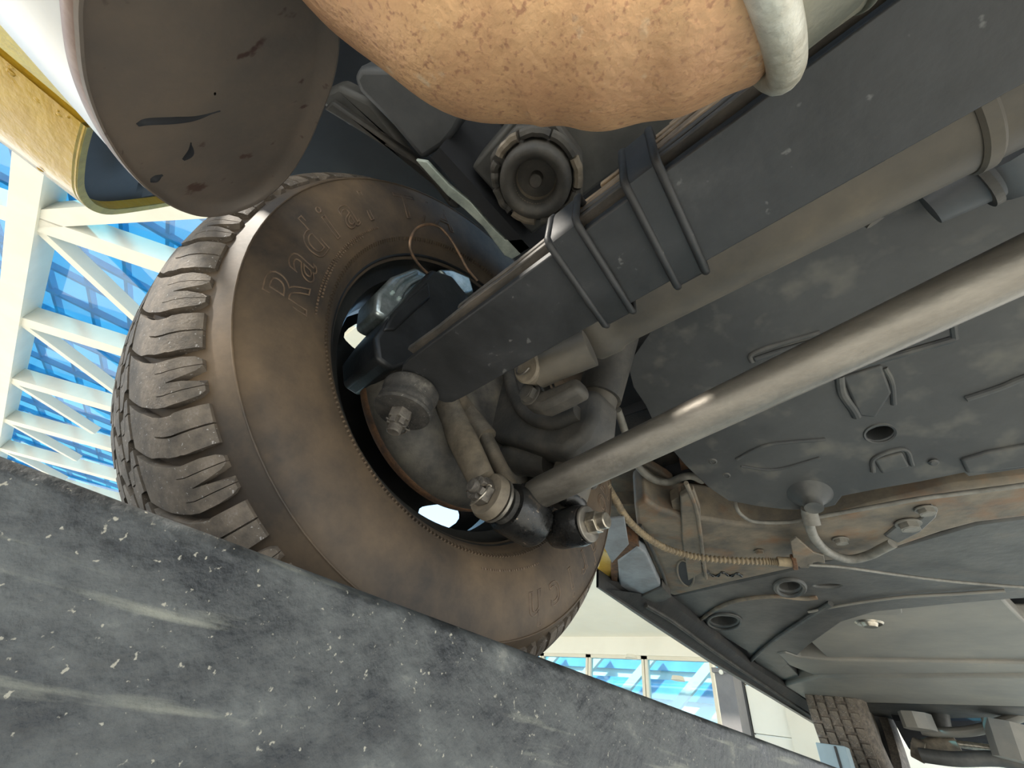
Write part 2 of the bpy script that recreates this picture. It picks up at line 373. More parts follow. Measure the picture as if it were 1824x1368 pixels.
def visible(a):   # the arc of tread the camera side can see, seen from the rear of the wheel
    d = (a - math.radians(190) + PI) % (2 * PI) - PI
    return abs(d) < math.radians(80)
cnt = 0
rest = []
for k in range(NP):
    for half_, me in ((0, mA), (.5, mB)):
        a = PH + (k + half_) * PITCH
        o = bpy.data.objects.new('tread_block', me); COL.objects.link(o); o.parent = tyre; o.rotation_euler = (a, 0, 0); cnt += 1
    for r_, me in enumerate(mR):
        for q in (0, .5):
            a = PH + (k + q + .2 * r_) * PITCH
            if visible(a):
                o = bpy.data.objects.new('tread_block', me); COL.objects.link(o); o.parent = tyre; o.rotation_euler = (a, 0, 0); cnt += 1
            else: rest.append((a, me))
vs, fs = [], []
for a, me in rest:
    n = len(vs); R = Matrix.Rotation(a, 3, 'X'); vs += [WC + R @ v.co for v in me.vertices]; fs += [[i + n for i in p.vertices] for p in me.polygons]
obj('hidden_tread', (vs, fs), M['tread'], tyre, 38, kind='stuff', loc=WC)
# raised outline lettering
def ring_text(txt, size, amid, rmid, X, m, spread=1.0, bev=.0007, shear=.25, space=1.05):
    cu = bpy.data.curves.new('txt', 'FONT'); cu.body = txt; cu.size = size; cu.shear = shear; cu.fill_mode = 'NONE'; cu.bevel_depth = bev; cu.bevel_resolution = 1
    cu.offset = .0; cu.align_x = 'CENTER'; cu.align_y = 'CENTER'; cu.space_character = space; cu.resolution_u = 4
    to = bpy.data.objects.new('txt', cu); COL.objects.link(to)
    dg = bpy.context.evaluated_depsgraph_get(); me = bpy.data.meshes.new_from_object(to.evaluated_get(dg)); bpy.data.objects.remove(to)
    vs = []
    for v in me.vertices:
        # seen from +X (camera side) the text runs clockwise
        r = rmid + v.co.y; a = amid - v.co.x * spread / rmid
        # bulge of the sidewall
        bx = X - max(0, abs(r - .255) - .012) * .16
        vs.append(V((bx + v.co.z, WC.y + r * math.cos(a), WC.z + r * math.sin(a))))
    return vs, [list(p.vertices) for p in me.polygons]
def ang(x, y, X):
    p = PX(x, y, X); return math.atan2(p.z - WC.z, p.y - WC.y), math.hypot(p.y - WC.y, p.z - WC.z)
XS = TX + .0225
aR, rR = ang(502, 527, XS); aT, rT = ang(722, 366, XS); ah, rh = ang(958, 1073, XS); ar, rr = ang(1052, 1005, XS)
print('ANG', aR, rR, aT, rT, ah, rh, ar, rr)
def ring_letters(s, a_of, rm, hsize):
    for i, ch in enumerate(s):
        if ch == ' ': continue
        g = ring_text(ch, hsize, a_of(i), rm, XS + .0003, M['letter'], spread=1.15)
        obj('letter', g, M['letter'], tyre, 40)
def unwrap(a): return a if a > 0 else a + 2 * PI
aR, aT, ah, ar = unwrap(aR), unwrap(aT), unwrap(ah), unwrap(ar)
step = (aT - aR) / 7.0
ring_letters('Radial T/A', lambda i: aR + step * i * 1.0, .5 * (rR + rT), .052)
stp = (ah - ar) / 3.0
ring_letters('BFGoodrich', lambda i: ah + stp * (i - 9), .5 * (rh + rr), .047)
# fine bead ribs and small moulded marks
gs = []
for k in range(300):
    a = 2 * PI * k / 300
    c = WC + V((.0105, .2125 * math.cos(a), .2125 * math.sin(a)))
    rad = V((0, math.cos(a), math.sin(a))); tan = V((0, -math.sin(a), math.cos(a)))
    gs.append(obox(c, tan * .0009, rad * .0016 + V((.0016, 0, 0)), V((.0010, 0, 0)) - rad * .0007))
obj('bead_ribs', join(*gs), M['rubber'], tyre, 0, kind='stuff')
gs = []
for r0, aa, bb in ((.2265, 2.80, 3.55), (.2235, 2.95, 3.45), (.228, 4.9, 5.3)):
    a = aa
    while a < bb:
        wd = random.uniform(.0008, .0024); rad = V((0, math.cos(a), math.sin(a))); tan = V((0, -math.sin(a), math.cos(a)))
        gs.append(obox(WC + V((.0185, 0, 0)) + rad * r0, tan * wd * .5, rad * .0009, V((.0006, 0, 0)))); a += (wd + .0022) / r0
obj('moulded_marks', join(*gs), M['letter'], tyre, 0, kind='stuff')
obj('sidewall_ridge', tube([WC + V((.0204, .2888 * math.cos(2 * PI * k / 120), .2888 * math.sin(2 * PI * k / 120))) for k in range(121)], .0009, 8, smooth=False, cap=False), M['rubber'], tyre)
# rim
rimp = [(-.004, .2035), (.002, .2070), (.0035, .2085), (.0015, .2095), (-.003, .2055), (-.006, .199), (-.016, .1965), (-.024, .1965), (-.029, .193), (-.033, .181), (-.045, .1775), (-.095, .176),
        (-.105, .181), (-.115, .190), (-.19, .194), (-.200, .207), (-.205, .209)]
obj('rim', lathe(rimp, WC, (1, 0, 0), 120), M['rim'], wheel, 40)
obj('rim_lip', tube([WC + V((.0018, .2083 * math.cos(2 * PI * k / 120), .2083 * math.sin(2 * PI * k / 120))) for k in range(121)], .0019, 8, smooth=False, cap=False), M['rimlip'], wheel)
def disc_geo():
    vs, fs = [], []; X = -.128; rm, hh, aw = .1480, .0175, .25
    def ring(r): 
        row = []
        for s in range(5):
            c0 = math.radians(156) + s * 2 * PI / 5
            e_ = aw * math.sqrt(max(0, 1 - ((r - rm) / hh) ** 4)) if abs(r - rm) < hh else 0
            a0, a1 = c0 + e_, c0 + 2 * PI / 5 - e_
            row.append([(a0 + (a1 - a0) * j / 14) for j in range(15)])
        return row
    rs = [.180, .172] + [rm + hh * math.cos(PI * k / 10) for k in range(11)] + [.12, .09, .06, .03]
    idx = []
    for r in rs:
        row = ring(r); ids = []
        for seg_ in row:
            ids.append([])
            for a in seg_:
                x = X + .014 * math.cos(max(-PI, min(PI, (r - .15) / .06 * PI))) * .6
                vs.append(WC + V((x, r * math.cos(a), r * math.sin(a)))); ids[-1].append(len(vs) - 1)
        idx.append(ids)
    for i in range(len(rs) - 1):
        for s in range(5):
            for j in range(14): fs.append([idx[i][s][j], idx[i][s][j + 1], idx[i + 1][s][j + 1], idx[i + 1][s][j]])
    n = len(vs)   # thickness
    return vs + [v + V((-.004, 0, 0)) for v in vs], fs + [[k + n for k in reversed(f)] for f in fs]
obj('wheel_disc', disc_geo(), M['rim'], wheel, 50)
wheel.rotation_euler = (0, -.030, .030); wheel.location = WC + V((-.006, .001, 0))
obj('hub', cyl(WC + V((-.14, 0, 0)), WC + V((-.05, 0, 0)), .045, 32), M['casting'], wheel)

# ================================================================ BRAKE
BC = V((-.3555, .220, .333))
br = thing('brake_assembly', BC, 'dusty dished brake shield with black angular caliper inside the rear rim', 'brake')
obj('dust_shield', lathe([(-.022, .1475), (-.008, .1478), (-.002, .147), (.006, .143), (.016, .134), (.023, .121), (.025, .108), (.022, .094), (.012, .080), (.004, .066), (.002, .0001)], BC, (1, 0, 0), 96), M['shield'], br, 60)
obj('rusty_rim', lathe([(-.024, .140), (-.024, .1480), (-.018, .1488), (-.012, .1486), (-.010, .147)], BC, (1, 0, 0), 96), M['rust'], br, 60, label='rust brown outer edge of the brake disc')
n1 = (1, 0, 0)
def plate(name, px, fn, off, m, parent, bevel=.002, seg=2, holes=(), **k):
    return obj(name, prism([fn(*p) for p in px], off, [[fn(*p) for p in h] for h in holes]), m, parent, 35, bevel=bevel, seg=seg, **k)
fx = lambda X: (lambda x, y: PX(x, y, X))
fy = lambda Y: (lambda x, y: PY(x, y, Y))
fz = lambda Z: (lambda x, y: PZ(x, y, Z))
plate('caliper_body', [(668, 600), (690, 568), (770, 478), (806, 490), (838, 530), (800, 580), (752, 640), (700, 660), (672, 640)], fx(-.315), (-.075, 0, 0), M['caliper'], br, .005, 3)
plate('caliper_face', [(684, 588), (698, 560), (764, 500), (768, 530), (738, 556), (704, 588)], fx(-.312), (-.010, 0, 0), M['caliper'], br, .003, 3)
plate('caliper_bridge', [(668, 556), (672, 520), (700, 490), (742, 474), (766, 490), (724, 540), (690, 570)], fx(-.345), (-.05, 0, 0), M['zinc'], br, .006, 3, label='bright zinc plated bridge of the caliper')
plate('caliper_bridge', [(782, 478), (805, 478), (838, 492), (846, 520), (820, 528), (800, 500)], fx(-.345), (-.05, 0, 0), M['zinc'], br, .005, 3, label='bright zinc plated corner of the caliper')
obj('bridge_rib', tube([PX(x, y, -.343) for x, y in ((700, 520), (716, 500), (742, 486))], .0025, 10), M['zinc'], br)
obj('bridge_rib', tube([PX(x, y, -.343) for x, y in ((712, 530), (728, 508), (752, 494))], .0025, 10), M['zinc'], br)
LP = [(772, 496, -.325), (745, 470, -.312), (730, 440, -.300), (738, 412, -.295), (758, 400, -.292), (782, 404, -.290), (802, 425, -.288), (818, 452, -.286), (832, 478, -.286), (850, 500, -.288)]
obj('brake_line', tube([PX(x, y, X) for x, y, X in LP], .0017, 10), M['line'], cat='pipe', label='thin rusty brake line looping up above the caliper')

# spindle support casting and the fork of the strut mount
kn = thing('spindle_support', PY(900, 740, .27), 'dark cast spindle support curving below the drive shaft joint', 'casting')
plate('knuckle', [(770, 690), (800, 640), (880, 620), (925, 645), (930, 690), (950, 722), (985, 735), (1010, 722), (1035, 690), (1065, 690), (1058, 740), (1040, 775), (1000, 808), (960, 800), (920, 790), (880, 782), (845, 762), (820, 728), (800, 712)], fy(.262), (0, .045, 0), M['casting'], kn, .010, 4)
obj('knuckle_rim', tube([PY(x, y, .258) for x, y in ((905, 660), (915, 700), (940, 738), (985, 752), (1030, 735))], lambda t: .009, 14), M['casting'], kn)
plate('backing_web', [(800, 700), (1060, 700), (1050, 860), (930, 880), (870, 800)], fy(.33), (0, .02, 0), M['casting'], kn, .006)
obj('rear_boss', tube([PY(x, y, Y) for x, y, Y in ((890, 830, .30), (930, 815, .30), (985, 820, .31))], lambda t: .024, 20), M['casting'], kn)
fk = thing('strut_fork', PY(840, 800, .21), 'dusty two pronged strut mount reaching down to the castle nut', 'bracket')
obj('prong', tube([PY(793, 700, .165), PY(806, 745, .185), PY(832, 800, .20), PY(860, 858, .213)], lambda t: .0150 + .003 * math.sin(t * PI), 18, flat=.62), M['fork'], fk)
obj('prong', tube([PY(862, 770, .235), PY(885, 820, .245), PY(920, 890, .258)], lambda t: .0125, 16, flat=.7), M['fork'], fk)
obj('web', tube([PY(800, 690, .17), PY(830, 730, .215), PY(868, 778, .235)], .012, 14), M['fork'], fk)

# ================================================================ HALF SHAFT
hs = thing('half_shaft', (0.1, .216, .341), 'thick dusty half shaft tube running behind the leaf spring', 'drive shaft')
obj('shaft_tube', lathe([(0, .0001), (0, .034), (.010, .042), (.03, .0425), (.036, .0395), (.05, .0385), (.95, .0385), (.95, .0001)], (-.175, .216, .341), (1, 0, 0), 48), M['shaft'], hs, 40)
obj('end_yoke', lathe([(0, .0001), (0, .018), (.008, .024), (.03, .026), (.045, .0335), (.058, .034), (.062, .0001)], (-.228, .216, .336), (1, 0, 0), 32), M['shaft'], hs, 40)
uj = PY(944, 654, .178)
obj('yoke_ear', tube([uj + V((.055, .02, .01)), uj + V((.02, .012, .003)), uj + V((0, .01, 0))], lambda t: .0185 - .002 * t, 20, flat=.9), M['shaft'], hs)
obj('bearing_cap', cyl(uj + V((0, .012, .006)), uj + V((0, -.006, -.005)), .0155, 32, .002), M['fork'], hs, label='round bearing cap with a wire clip')
ca = [uj + V((.0095 * math.cos(a), -.0075, .0095 * math.sin(a) - .005)) for a in [math.radians(40 + 28 * k) for k in range(11)]]
obj('snap_ring', tube(ca, .0011, 8), M['nut'], hs)
plate('flange', [(925, 700), (928, 672), (965, 694), (1026, 668), (1032, 690), (992, 712), (962, 726), (934, 722)], fy(.20), (0, .02, 0), M['casting'], hs, .006, 3)
bolt_head('bolt', PY(945, 702, .198), (0, -1, -.15), .017, .007, M['casting'], hs)
# lug and seal far along the shaft
obj('shaft_clamp', cyl((.118, .216, .341), (.128, .216, .341), .0415, 40, .002), M['shaft'], hs)
lg = PZ(1572, 385, .33)
obj('lug', tube([PZ(1545, 365, .34), lg], .011, 14), M['shaft'], hs)
bolt_head('bolt', PZ(1568, 368, .318), (0, .2, -1), .012, .005, M['casting'], hs)

# ================================================================ LEAF SPRING
ls = thing('leaf_spring', (0.1, .12, .24), 'wide black transverse leaf spring with rusty stacked leaves and two clamps', 'spring')
def leaf(x0, x1, y0, y1, z0, t, taper=True, n=20):
    vs, fs = [], []
    for k in range(n + 1):
        x = x0 + (x1 - x0) * k / n
        j = .0006 * math.sin(x * 60 + z0 * 900); zz = z0 + .0005 * math.sin(x * 25 + z0 * 500)
        vs += [V((x, y0 + j, zz)), V((x, y1 + j, zz)), V((x, y1 + j, zz + t)), V((x, y0 + j, zz + t))]
    for k in range(n):
        for i in range(4): fs.append([k * 4 + i, k * 4 + (i + 1) % 4, k * 4 + 4 + (i + 1) % 4, k * 4 + 4 + i])
    fs += [[3, 2, 1, 0], [n * 4, n * 4 + 1, n * 4 + 2, n * 4 + 3]]
    return vs, fs
def mainleaf():
    # rounded tongue end around the bolt
    Y0, Y1, Z = .0905, .1545, .2385; yc = (Y0 + Y1) / 2; pts = []
    xe = -.285
    pts = [V((.62, Y1, Z)), V((xe + .018, Y1, Z))]
    for k in range(7):
        a = PI / 2 + PI * k / 6; pts.append(V((xe + .012 * 1.4 * math.cos(a) * .8 + .004, yc + (Y1 - Y0) / 2 * math.sin(a) * .97, Z)))
    pts += [V((xe + .018, Y0, Z)), V((.62, Y0, Z))]
    return prism(pts, (0, 0, .0075))
obj('leaf', mainleaf(), M['spring'], ls, 35, bevel=.0012, seg=2)
z0 = .2545
specs = [(-.276, M['leafedge']), (-.205, M['leafedge']), (-.104, M['leafdust']), (-.090, M['leafdust']), (-.062, M['leafdust']), (-.036, M['leafdust']), (-.012, M['leafdust'])]
for i, (xe, m_) in enumerate(specs):
    dy = random.uniform(-.0012, .0008)
    obj('leaf', leaf(xe, .62, (.0885 + .0002 * i) + dy, .1555 + dy * .5, z0, .0052), m_, ls, 35, bevel=.0006, seg=1)
    z0 += .0078 if i < 2 else .0064
obj('liner', box((-.27, .0935, .2455), (.62, .1575, .2512)), M['dark'], ls, 0)
def clampband(xa, xb, skew, ztop):
    P = [V((0, .112, ztop + .004)), V((0, .0835, ztop + .002)), V((0, .0828, ztop - .004)), V((0, .0828, .2400)), V((0, .0850, .2368)), V((0, .1560, .2368)), V((0, .1592, .2395)), V((0, .1592, .262)), V((0, .150, .266))]
    def off(x): return lambda p: V((x + skew * (p.y - .12), p.y, p.z))
    a, b = off(xa), off(xb); c = [p + (p - V((0, .12, .262))).normalized() * .0022 for p in P]
    vs = [a(p) for p in P] + [b(p) for p in P] + [a(p) for p in c] + [b(p) for p in c]; n = len(P)
    fs = []
    for i in range(n - 1):
        fs += [[i, i + 1, n + i + 1, n + i], [2 * n + i, 2 * n + i + 1, 3 * n + i + 1, 3 * n + i], [i, i + 1, 2 * n + i + 1, 2 * n + i], [n + i, n + i + 1, 3 * n + i + 1, 3 * n + i]]
    return (vs, fs), [a(p) for p in c], [b(p) for p in c]
for xa, xb, zt in ((-.1005, -.0785, .270), (-.0450, -.0265, .287)):
    g, e1, e2 = clampband(xa, xb, -.11, zt)
    cb = obj('clamp', g, M['spring'], ls, 50)
    for e_ in (e1, e2): obj('rolled_edge', tube(e_, .0024, 12, smooth=False), M['spring'], cb, 70)

# spring bolt with cushions
BX, BY = -.2985, .1165
sb = thing('spring_bolt', (BX, BY, .18), 'spring end bolt with rubber cushion, round washer plate and castle nut', 'bolt')
obj('cushion', lathe([(0, .0001), (0, .0235), (.003, .0262), (.008, .0268), (.014, .0250), (.018, .0272), (.024, .0275), (.027, .0255), (.0275, .0001)], (BX, BY, .2105), (0, 0, 1), 48), M['cushion'], sb, 60)
obj('washer_plate', lathe([(0, .0001), (0, .0262), (.002, .0275), (.0035, .0272), (.0035, .0001)], (BX, BY, .2072), (0, 0, 1), 48), M['cushion'], sb, 40)
def castle(c, axis, af, h, m, parent, bolt_r, bolt_l, pin=True, name='castle_nut', pm='nut'):
    d, u, v = frame(axis); c = V(c)
    o = obj(name, join(hexnut(c, d, af, h * .62), *[obox(c + d * h * .81 + (u * math.cos(a) + v * math.sin(a)) * af * .37, (u * math.cos(a) + v * math.sin(a)) * af * .11, (-u * math.sin(a) + v * math.cos(a)) * af * .15, d * h * .21) for a in [PI / 3 * k + PI / 6 for k in range(6)]]), m, parent, 30, bevel=af * .02)
    gs = [cyl(c, c + d * bolt_l, bolt_r, 24, bolt_r * .15)]
    for k in range(int(bolt_l / .0016)):
        gs.append(lathe([(0, bolt_r * .98), (.0004, bolt_r * 1.07), (.0008, bolt_r * .98)], c + d * (k * .0016), d, 20))
    obj('bolt_thread', join(*gs), m, parent, 40)
    if pin:
        z = c + d * h * .82
        obj('cotter_pin', tube([z + u * af * .62 + d * .001, z - u * af * .60, z - u * af * .75 - d * h * .2 + v * .002], .0009, 8), M[pm], parent)
        obj('cotter_pin', tube([z - u * af * .6, z - u * af * .66 + v * af * .3 + d * .001, z - u * af * .45 + v * af * .62 + d * .003, z + v * af * .78 + d * .003], .0010, 8), M[pm], parent)
castle((BX + .001, BY - .001, .2072), (0, 0, -1), .0185, .0155, M['nut'], sb, .0062, .023)

# ================================================================ STRUT ROD
sr = thing('strut_rod', (-.28, .268, .17), 'long bare steel strut rod crossing diagonally with black oily bushing eye', 'rod')
SA, SB = V((-.272, .268, .186)), V((.105, .268, .247)); dS = (SB - SA).normalized()
obj('rod', tube([SA, SA + dS * .02, SA + dS * .10, SA + dS * .3, SA + dS * .8], lambda t: .0125 + .0035 * min(1, t * 4), 32, n=12), M['strut'], sr)
EX, EZ = -.275, .167
obj('eye', lathe([(0, .016), (0, .0235), (.004, .0255), (.040, .0255), (.044, .0235), (.044, .016)], (EX, .243, EZ), (0, 1, 0), 48), M['oily'], sr, 40, label='black greasy bushing eye at the end of the rod')
obj('weld_collar', tube([SA - dS * .006, SA + dS * .004, SA + dS * .012], lambda t: .0165 - .002 * t, 24), M['oily'], sr)
obj('bushing', lathe([(0, .0001), (0, .017), (.003, .0185), (.05, .0185), (.053, .017), (.053, .0001)], (EX, .2385, EZ), (0, 1, 0), 40), M['cushion'], sr, 40)
obj('washer', lathe([(0, .0001), (0, .0215), (.0025, .0222), (.005, .0200), (.005, .0001)], (EX, .228, EZ), (0, 1, 0), 40), M['strut'], sr, 40)
obj('fork_ring', lathe([(0, .0001), (0, .0205), (.004, .0225), (.010, .0225), (.0115, .0001)], (EX, .215, EZ), (0, 1, 0), 40), M['fork'], sr, 40)
castle((EX, .2145, EZ), (0, -1, 0), .0235, .013, M['nut'], sr, .0066, .019, pm='steel')

# ================================================================ SHOCK ABSORBER
sk = thing('shock_absorber', (-.25, .312, .18), 'dusty tubular shock absorber leaning behind the strut rod', 'shock absorber')
S0, S1, S2 = V((-.258, .312, .205)), V((-.2145, .312, .335)), V((-.185, .312, .43))
obj('lower_tube', tube([S0, S1], .0235, 32, smooth=False), M['shaft'], sk)
obj('dust_cover', tube([S1 - (S1 - S0).normalized() * .006, S2], .0278, 32, smooth=False), M['casting'], sk)
obj('base_cap', lathe([(0, .0001), (.0, .016), (.004, .023), (.012, .0245), (.016, .022), (.016, .0001)], S0 - V((.004, 0, .012)), S1 - S0, 32), M['oily'], sk, 50)
lb = V((-.272, .312, .1690))
obj('lower_bushing', lathe([(0, .0001), (0, .014), (.002, .0175), (.010, .0195), (.036, .0200), (.042, .0185), (.043, .0001)], lb, (1, 0, 0), 40), M['oily'], sk, 50, label='glossy black oily lower bushing of the shock')
obj('washer', cyl(lb + V((.043, 0, 0)), lb + V((.047, 0, 0)), .0175, 40, .001), M['strut'], sk)
obj('nut', hexnut(lb + V((.047, 0, 0)), (1, 0, 0), .019, .011, ref=(0, .3, 1)), M['steel'], sk, 30, bevel=.0008)
obj('stud', cyl(lb + V((.047, 0, 0)), lb + V((.067, 0, 0)), .0078, 24, .001), M['steel'], sk, label='bare steel stud end')

# ================================================================ EXHAUST
ex = thing('exhaust_pipe', (0, 0, .2), 'heat tinted copper coloured exhaust pipe bending across the top', 'exhaust pipe')
ER = .052
NPX = [(.62, .052, .236), (.30, .038, .226), (.12, .032, .217), (.05, .030, .214), (.03, .0275, .214)]
EPX = [(.040, .0285, .213), (.024, .0225, .214), (.005, .010, .217), (-.015, -.009, .222), (-.038, -.031, .227), (-.052, -.072, .238), (-.058, -.12, .25), (-.06, -.22, .26)]
obj('pipe_bend', tube([V(p) for p in EPX], lambda t: (.0448 + .0072 * min(1, t * 3)) + .0007 * math.sin(t * 47), 64, n=14), M['copper'], ex, 60)
obj('pipe_neck', tube([V(p) for p in NPX], lambda t: .0435, 48, n=10), M['pipegrey'], ex, 60, label='grey green straight section of the pipe')
cc = V((.028, .0275, .2130)); cd = V((.085, -.003, .002)).normalized()
cl = thing('pipe_clamp', cc + V((0, 0, -.05)), 'pale metal clamp strap wrapped round the exhaust pipe', 'clamp')
_, cu_, cv_ = frame(cd)
def strap(x, R, wr, n=72, fl=1.0):
    return tube([x + (cu_ * math.cos(2 * PI * k / n) + cv_ * math.sin(2 * PI * k / n)) * R for k in range(n + 1)], wr, 14, smooth=False, cap=False)
obj('strap', strap(cc, .0474, .0060), M['clamp'], cl, 60)
obj('joint_sleeve', lathe([(-.001, .0440), (.000, .0458), (.034, .0462), (.037, .0440)], cc, cd, 60), M['pipegrey'], cl, 50)
obj('sleeve_bead', strap(cc + cd * .026, .0465, .0016), M['pipegrey'], cl, 60)

# muffler seen end on, upper left
MD = c2w((588, 850, 330)).normalized()   # direction the cap faces
mo = ray(370, 120) * .19
def pm(x, y, k=0): return PP(x, y, MD, mo.dot(MD) + k)
CAPPX = [(133, -10), (134, 60), (142, 130), (160, 190), (186, 245), (222, 298), (266, 342), (318, 374), (368, 386), (420, 378), (468, 356), (512, 316), (546, 262), (573, 200), (594, 140), (604, 80), (600, 10), (575, -60), (520, -130), (420, -180), (300, -180), (200, -130), (150, -70)]
mf = thing('muffler', mo - MD * .1, 'large oval muffler with dull brown end cap and pale shell', 'muffler')
cpts = [pm(*p) for p in CAPPX]; ctr = sum(cpts, V((0, 0, 0))) / len(cpts)
def closed(pts, n=5):
    N_ = len(pts); out = []
    for i in range(N_):
        a, b, c, d = pts[i - 1], pts[i], pts[(i + 1) % N_], pts[(i + 2) % N_]
        for k in range(n):
            t = k / n; out.append(0.5 * ((2 * b) + (c - a) * t + (2 * a - 5 * b + 4 * c - d) * t * t + (3 * b - a - 3 * c + d) * t ** 3))
    return out
lo = closed(cpts, 5)
def loft(levels):
    vs, fs = [], []; n = len(lo)
    for (sc_, dep) in levels: vs += [ctr + (p - ctr) * sc_ + MD * dep for p in lo]
    for i in range(len(levels) - 1):
        for k in range(n): fs.append([i * n + k, i * n + (k + 1) % n, (i + 1) * n + (k + 1) % n, (i + 1) * n + k])
    return vs, fs
# a shallow dished cap: rolled rim, then a recess with a broad rounded step
obj('end_cap', loft([(.995, -.006), (1.0, -.002), (.992, .001), (.975, .0012), (.962, -.001), (.945, -.0045), (.915, -.006), (.86, -.0065), (.5, -.0062), (.01, -.0060)]), M['cap'], mf, 60)
obj('crimp_seam', loft([(.985, -.0075), (.999, -.006), (1.002, -.0035), (.999, -.001), (.985, .0008)]), M['crimp'], mf, 60, label='rust stained crimped rim of the cap')
obj('shell', loft([(.975, -.004), (.990, -.0075), (.988, -.40), (.5, -.42), (.01, -.42)]), M['shell'], mf, 50, label='pale metal shell of the muffler')
for pts_ in ([(244, 222), (262, 214), (310, 211), (350, 208), (392, 197)], [(326, 284), (338, 268), (340, 254)], [(264, 322), (276, 316), (290, 312)]):
    obj('scuff_mark', tube([pm(x, y, -.0060) for x, y in pts_], lambda t: .0022 * math.sin(PI * min(.98, t + .08)) + .0004, 10, flat=.35), M['dark'], mf)

# ================================================================ BODYWORK
by = thing('rear_quarter', (-.52, -.3, .39), 'wet yellow rear quarter panel with a trimmed edge beside the muffler', 'car panel')
fY = -.250
outer = [(152, 225), (142, 262), (136, 300), (136, 340), (150, 365), (170, 377), (196, 381), (240, 376), (300, 366), (380, 350)]
def yq(x, y): return PY(x, y, fY)
o3 = closed_open = spline([yq(*p) for p in outer], 4)
inn = []
for i, p in enumerate(o3):
    d = (o3[min(i + 1, len(o3) - 1)] - o3[max(i - 1, 0)]).normalized(); nn = V((0, 1, 0)).cross(d).normalized()
    if nn.dot(V((-.4, fY, .6)) - p) < 0: nn = -nn
    inn.append(p + nn * .0090)
def shellp(o_, i_, d0, d1):
    n = len(o_); vs = [p + d0 for p in o_] + [p + d0 for p in i_] + [p + d1 for p in o_] + [p + d1 for p in i_]; fs = []
    for k in range(n - 1):
        fs += [[k, k + 1, n + k + 1, n + k], [k, k + 1, 2 * n + k + 1, 2 * n + k], [n + k, n + k + 1, 3 * n + k + 1, 3 * n + k], [2 * n + k, 2 * n + k + 1, 3 * n + k + 1, 3 * n + k]]
    return vs, fs
DY = V((.00, -.55, .06))
obj('panel_skin', shellp(o3, inn, V((0, 0, 0)), DY), M['yellow'], by, 40)
obj('cut_edge', shellp([p + (q - p) * .02 for p, q in zip(o3, inn)], inn, V((0, .0015, 0)), V((0, -.004, 0))), M['yellowcut'], by, 30, label='matt olive yellow trimmed edge')
ins = [yq(*p) for p in ((170, 262), (158, 300), (156, 345), (170, 368), (200, 374), (300, 360), (420, 330), (420, 120), (200, 100))]
obj('hollow_shade', prism([p + V((0, -.012, 0)) for p in ins], (0, -.004, 0)), M['dark'], by, 0)  # dark sheet across the opening paints the shade inside the panel
# water beads on the yellow underside
gs = []
for k in range(150):
    u_, v_ = random.random(), random.random()
    a = o3[0].lerp(o3[14], u_); p = a + DY * v_ * .35 + V((0, -.01, -.0006))
    rr_ = random.uniform(.0006, .0018); st = random.uniform(1, 3.5)
    vv, ff = lathe([(-rr_, .0001), (-rr_ * .5, rr_ * .8), (0, rr_)], p, (0, 0, 1), 8)
    vv = [V((q.x, p.y + (q.y - p.y) * st, q.z)) for q in vv]; gs.append((vv, ff))
obj('water_drops', join(*gs), M['yellow'], by, 60, kind='stuff')
# upper body side above the arch and the wheelhouse liner
wh = thing('wheelhouse', (-.4, .216, .80), 'dark inner wheelhouse arching over the rear tyre', 'car panel')
a0, a1 = math.radians(42), math.radians(166)
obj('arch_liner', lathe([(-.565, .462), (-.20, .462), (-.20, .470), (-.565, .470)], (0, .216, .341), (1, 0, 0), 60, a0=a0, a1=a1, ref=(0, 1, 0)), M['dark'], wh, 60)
obj('arch_skin', lathe([(-.580, .455), (-.570, .455), (-.570, .66), (-.580, .66)], (0, .216, .341), (1, 0, 0), 60, a0=math.radians(40), a1=math.radians(148), ref=(0, 1, 0)), M['yellow'], wh, 60, label='yellow outer skin round the wheel arch')
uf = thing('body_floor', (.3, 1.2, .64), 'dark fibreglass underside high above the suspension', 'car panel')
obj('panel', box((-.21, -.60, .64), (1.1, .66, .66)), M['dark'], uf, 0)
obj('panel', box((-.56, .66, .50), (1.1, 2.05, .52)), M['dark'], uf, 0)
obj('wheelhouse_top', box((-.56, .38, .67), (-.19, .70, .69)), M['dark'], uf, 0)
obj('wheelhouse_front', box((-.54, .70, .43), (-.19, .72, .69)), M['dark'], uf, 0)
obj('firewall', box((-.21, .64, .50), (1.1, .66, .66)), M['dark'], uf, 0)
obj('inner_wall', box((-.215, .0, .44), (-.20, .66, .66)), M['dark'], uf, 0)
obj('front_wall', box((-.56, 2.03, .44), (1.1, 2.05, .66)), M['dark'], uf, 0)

# frame arm, grey bracket and pale steel strip between tyre and bump stop
fr = thing('frame_arm', PZ(700, 250, .50), 'curved black frame arm with grey gusset above the tyre', 'frame')
plate('arm', [(560, 170), (600, 150), (660, 180), (735, 275), (770, 300), (820, 375), (800, 372), (745, 300), (700, 262), (620, 225), (585, 200)], fz(.50), (0, 0, .03), M['raildark'], fr, .006)
plate('gusset', [(628, 138), (640, 120), (760, 120), (830, 200), (812, 236), (790, 262), (752, 286), (736, 268), (700, 225), (640, 165)], fz(.47), (0, 0, .05), M['midgrey'], fr, .006, 3)
plate('lower_lip', [(575, 195), (620, 222), (745, 300), (800, 362), (803, 350), (735, 278), (625, 205), (590, 180)], fz(.49), (0, 0, .012), M['casting'], fr, .003)
ps = thing('steel_strip', PZ(850, 360, .44), 'narrow pale green steel strip slanting between tyre and bump stop', 'strip')
plate('strip', [(740, 285), (760, 288), (800, 330), (838, 360), (872, 400), (900, 428), (930, 425), (945, 442), (912, 462), (898, 455), (860, 404), (826, 372), (796, 348)], fz(.44), (0, 0, .006), M['pale'], ps, .001)
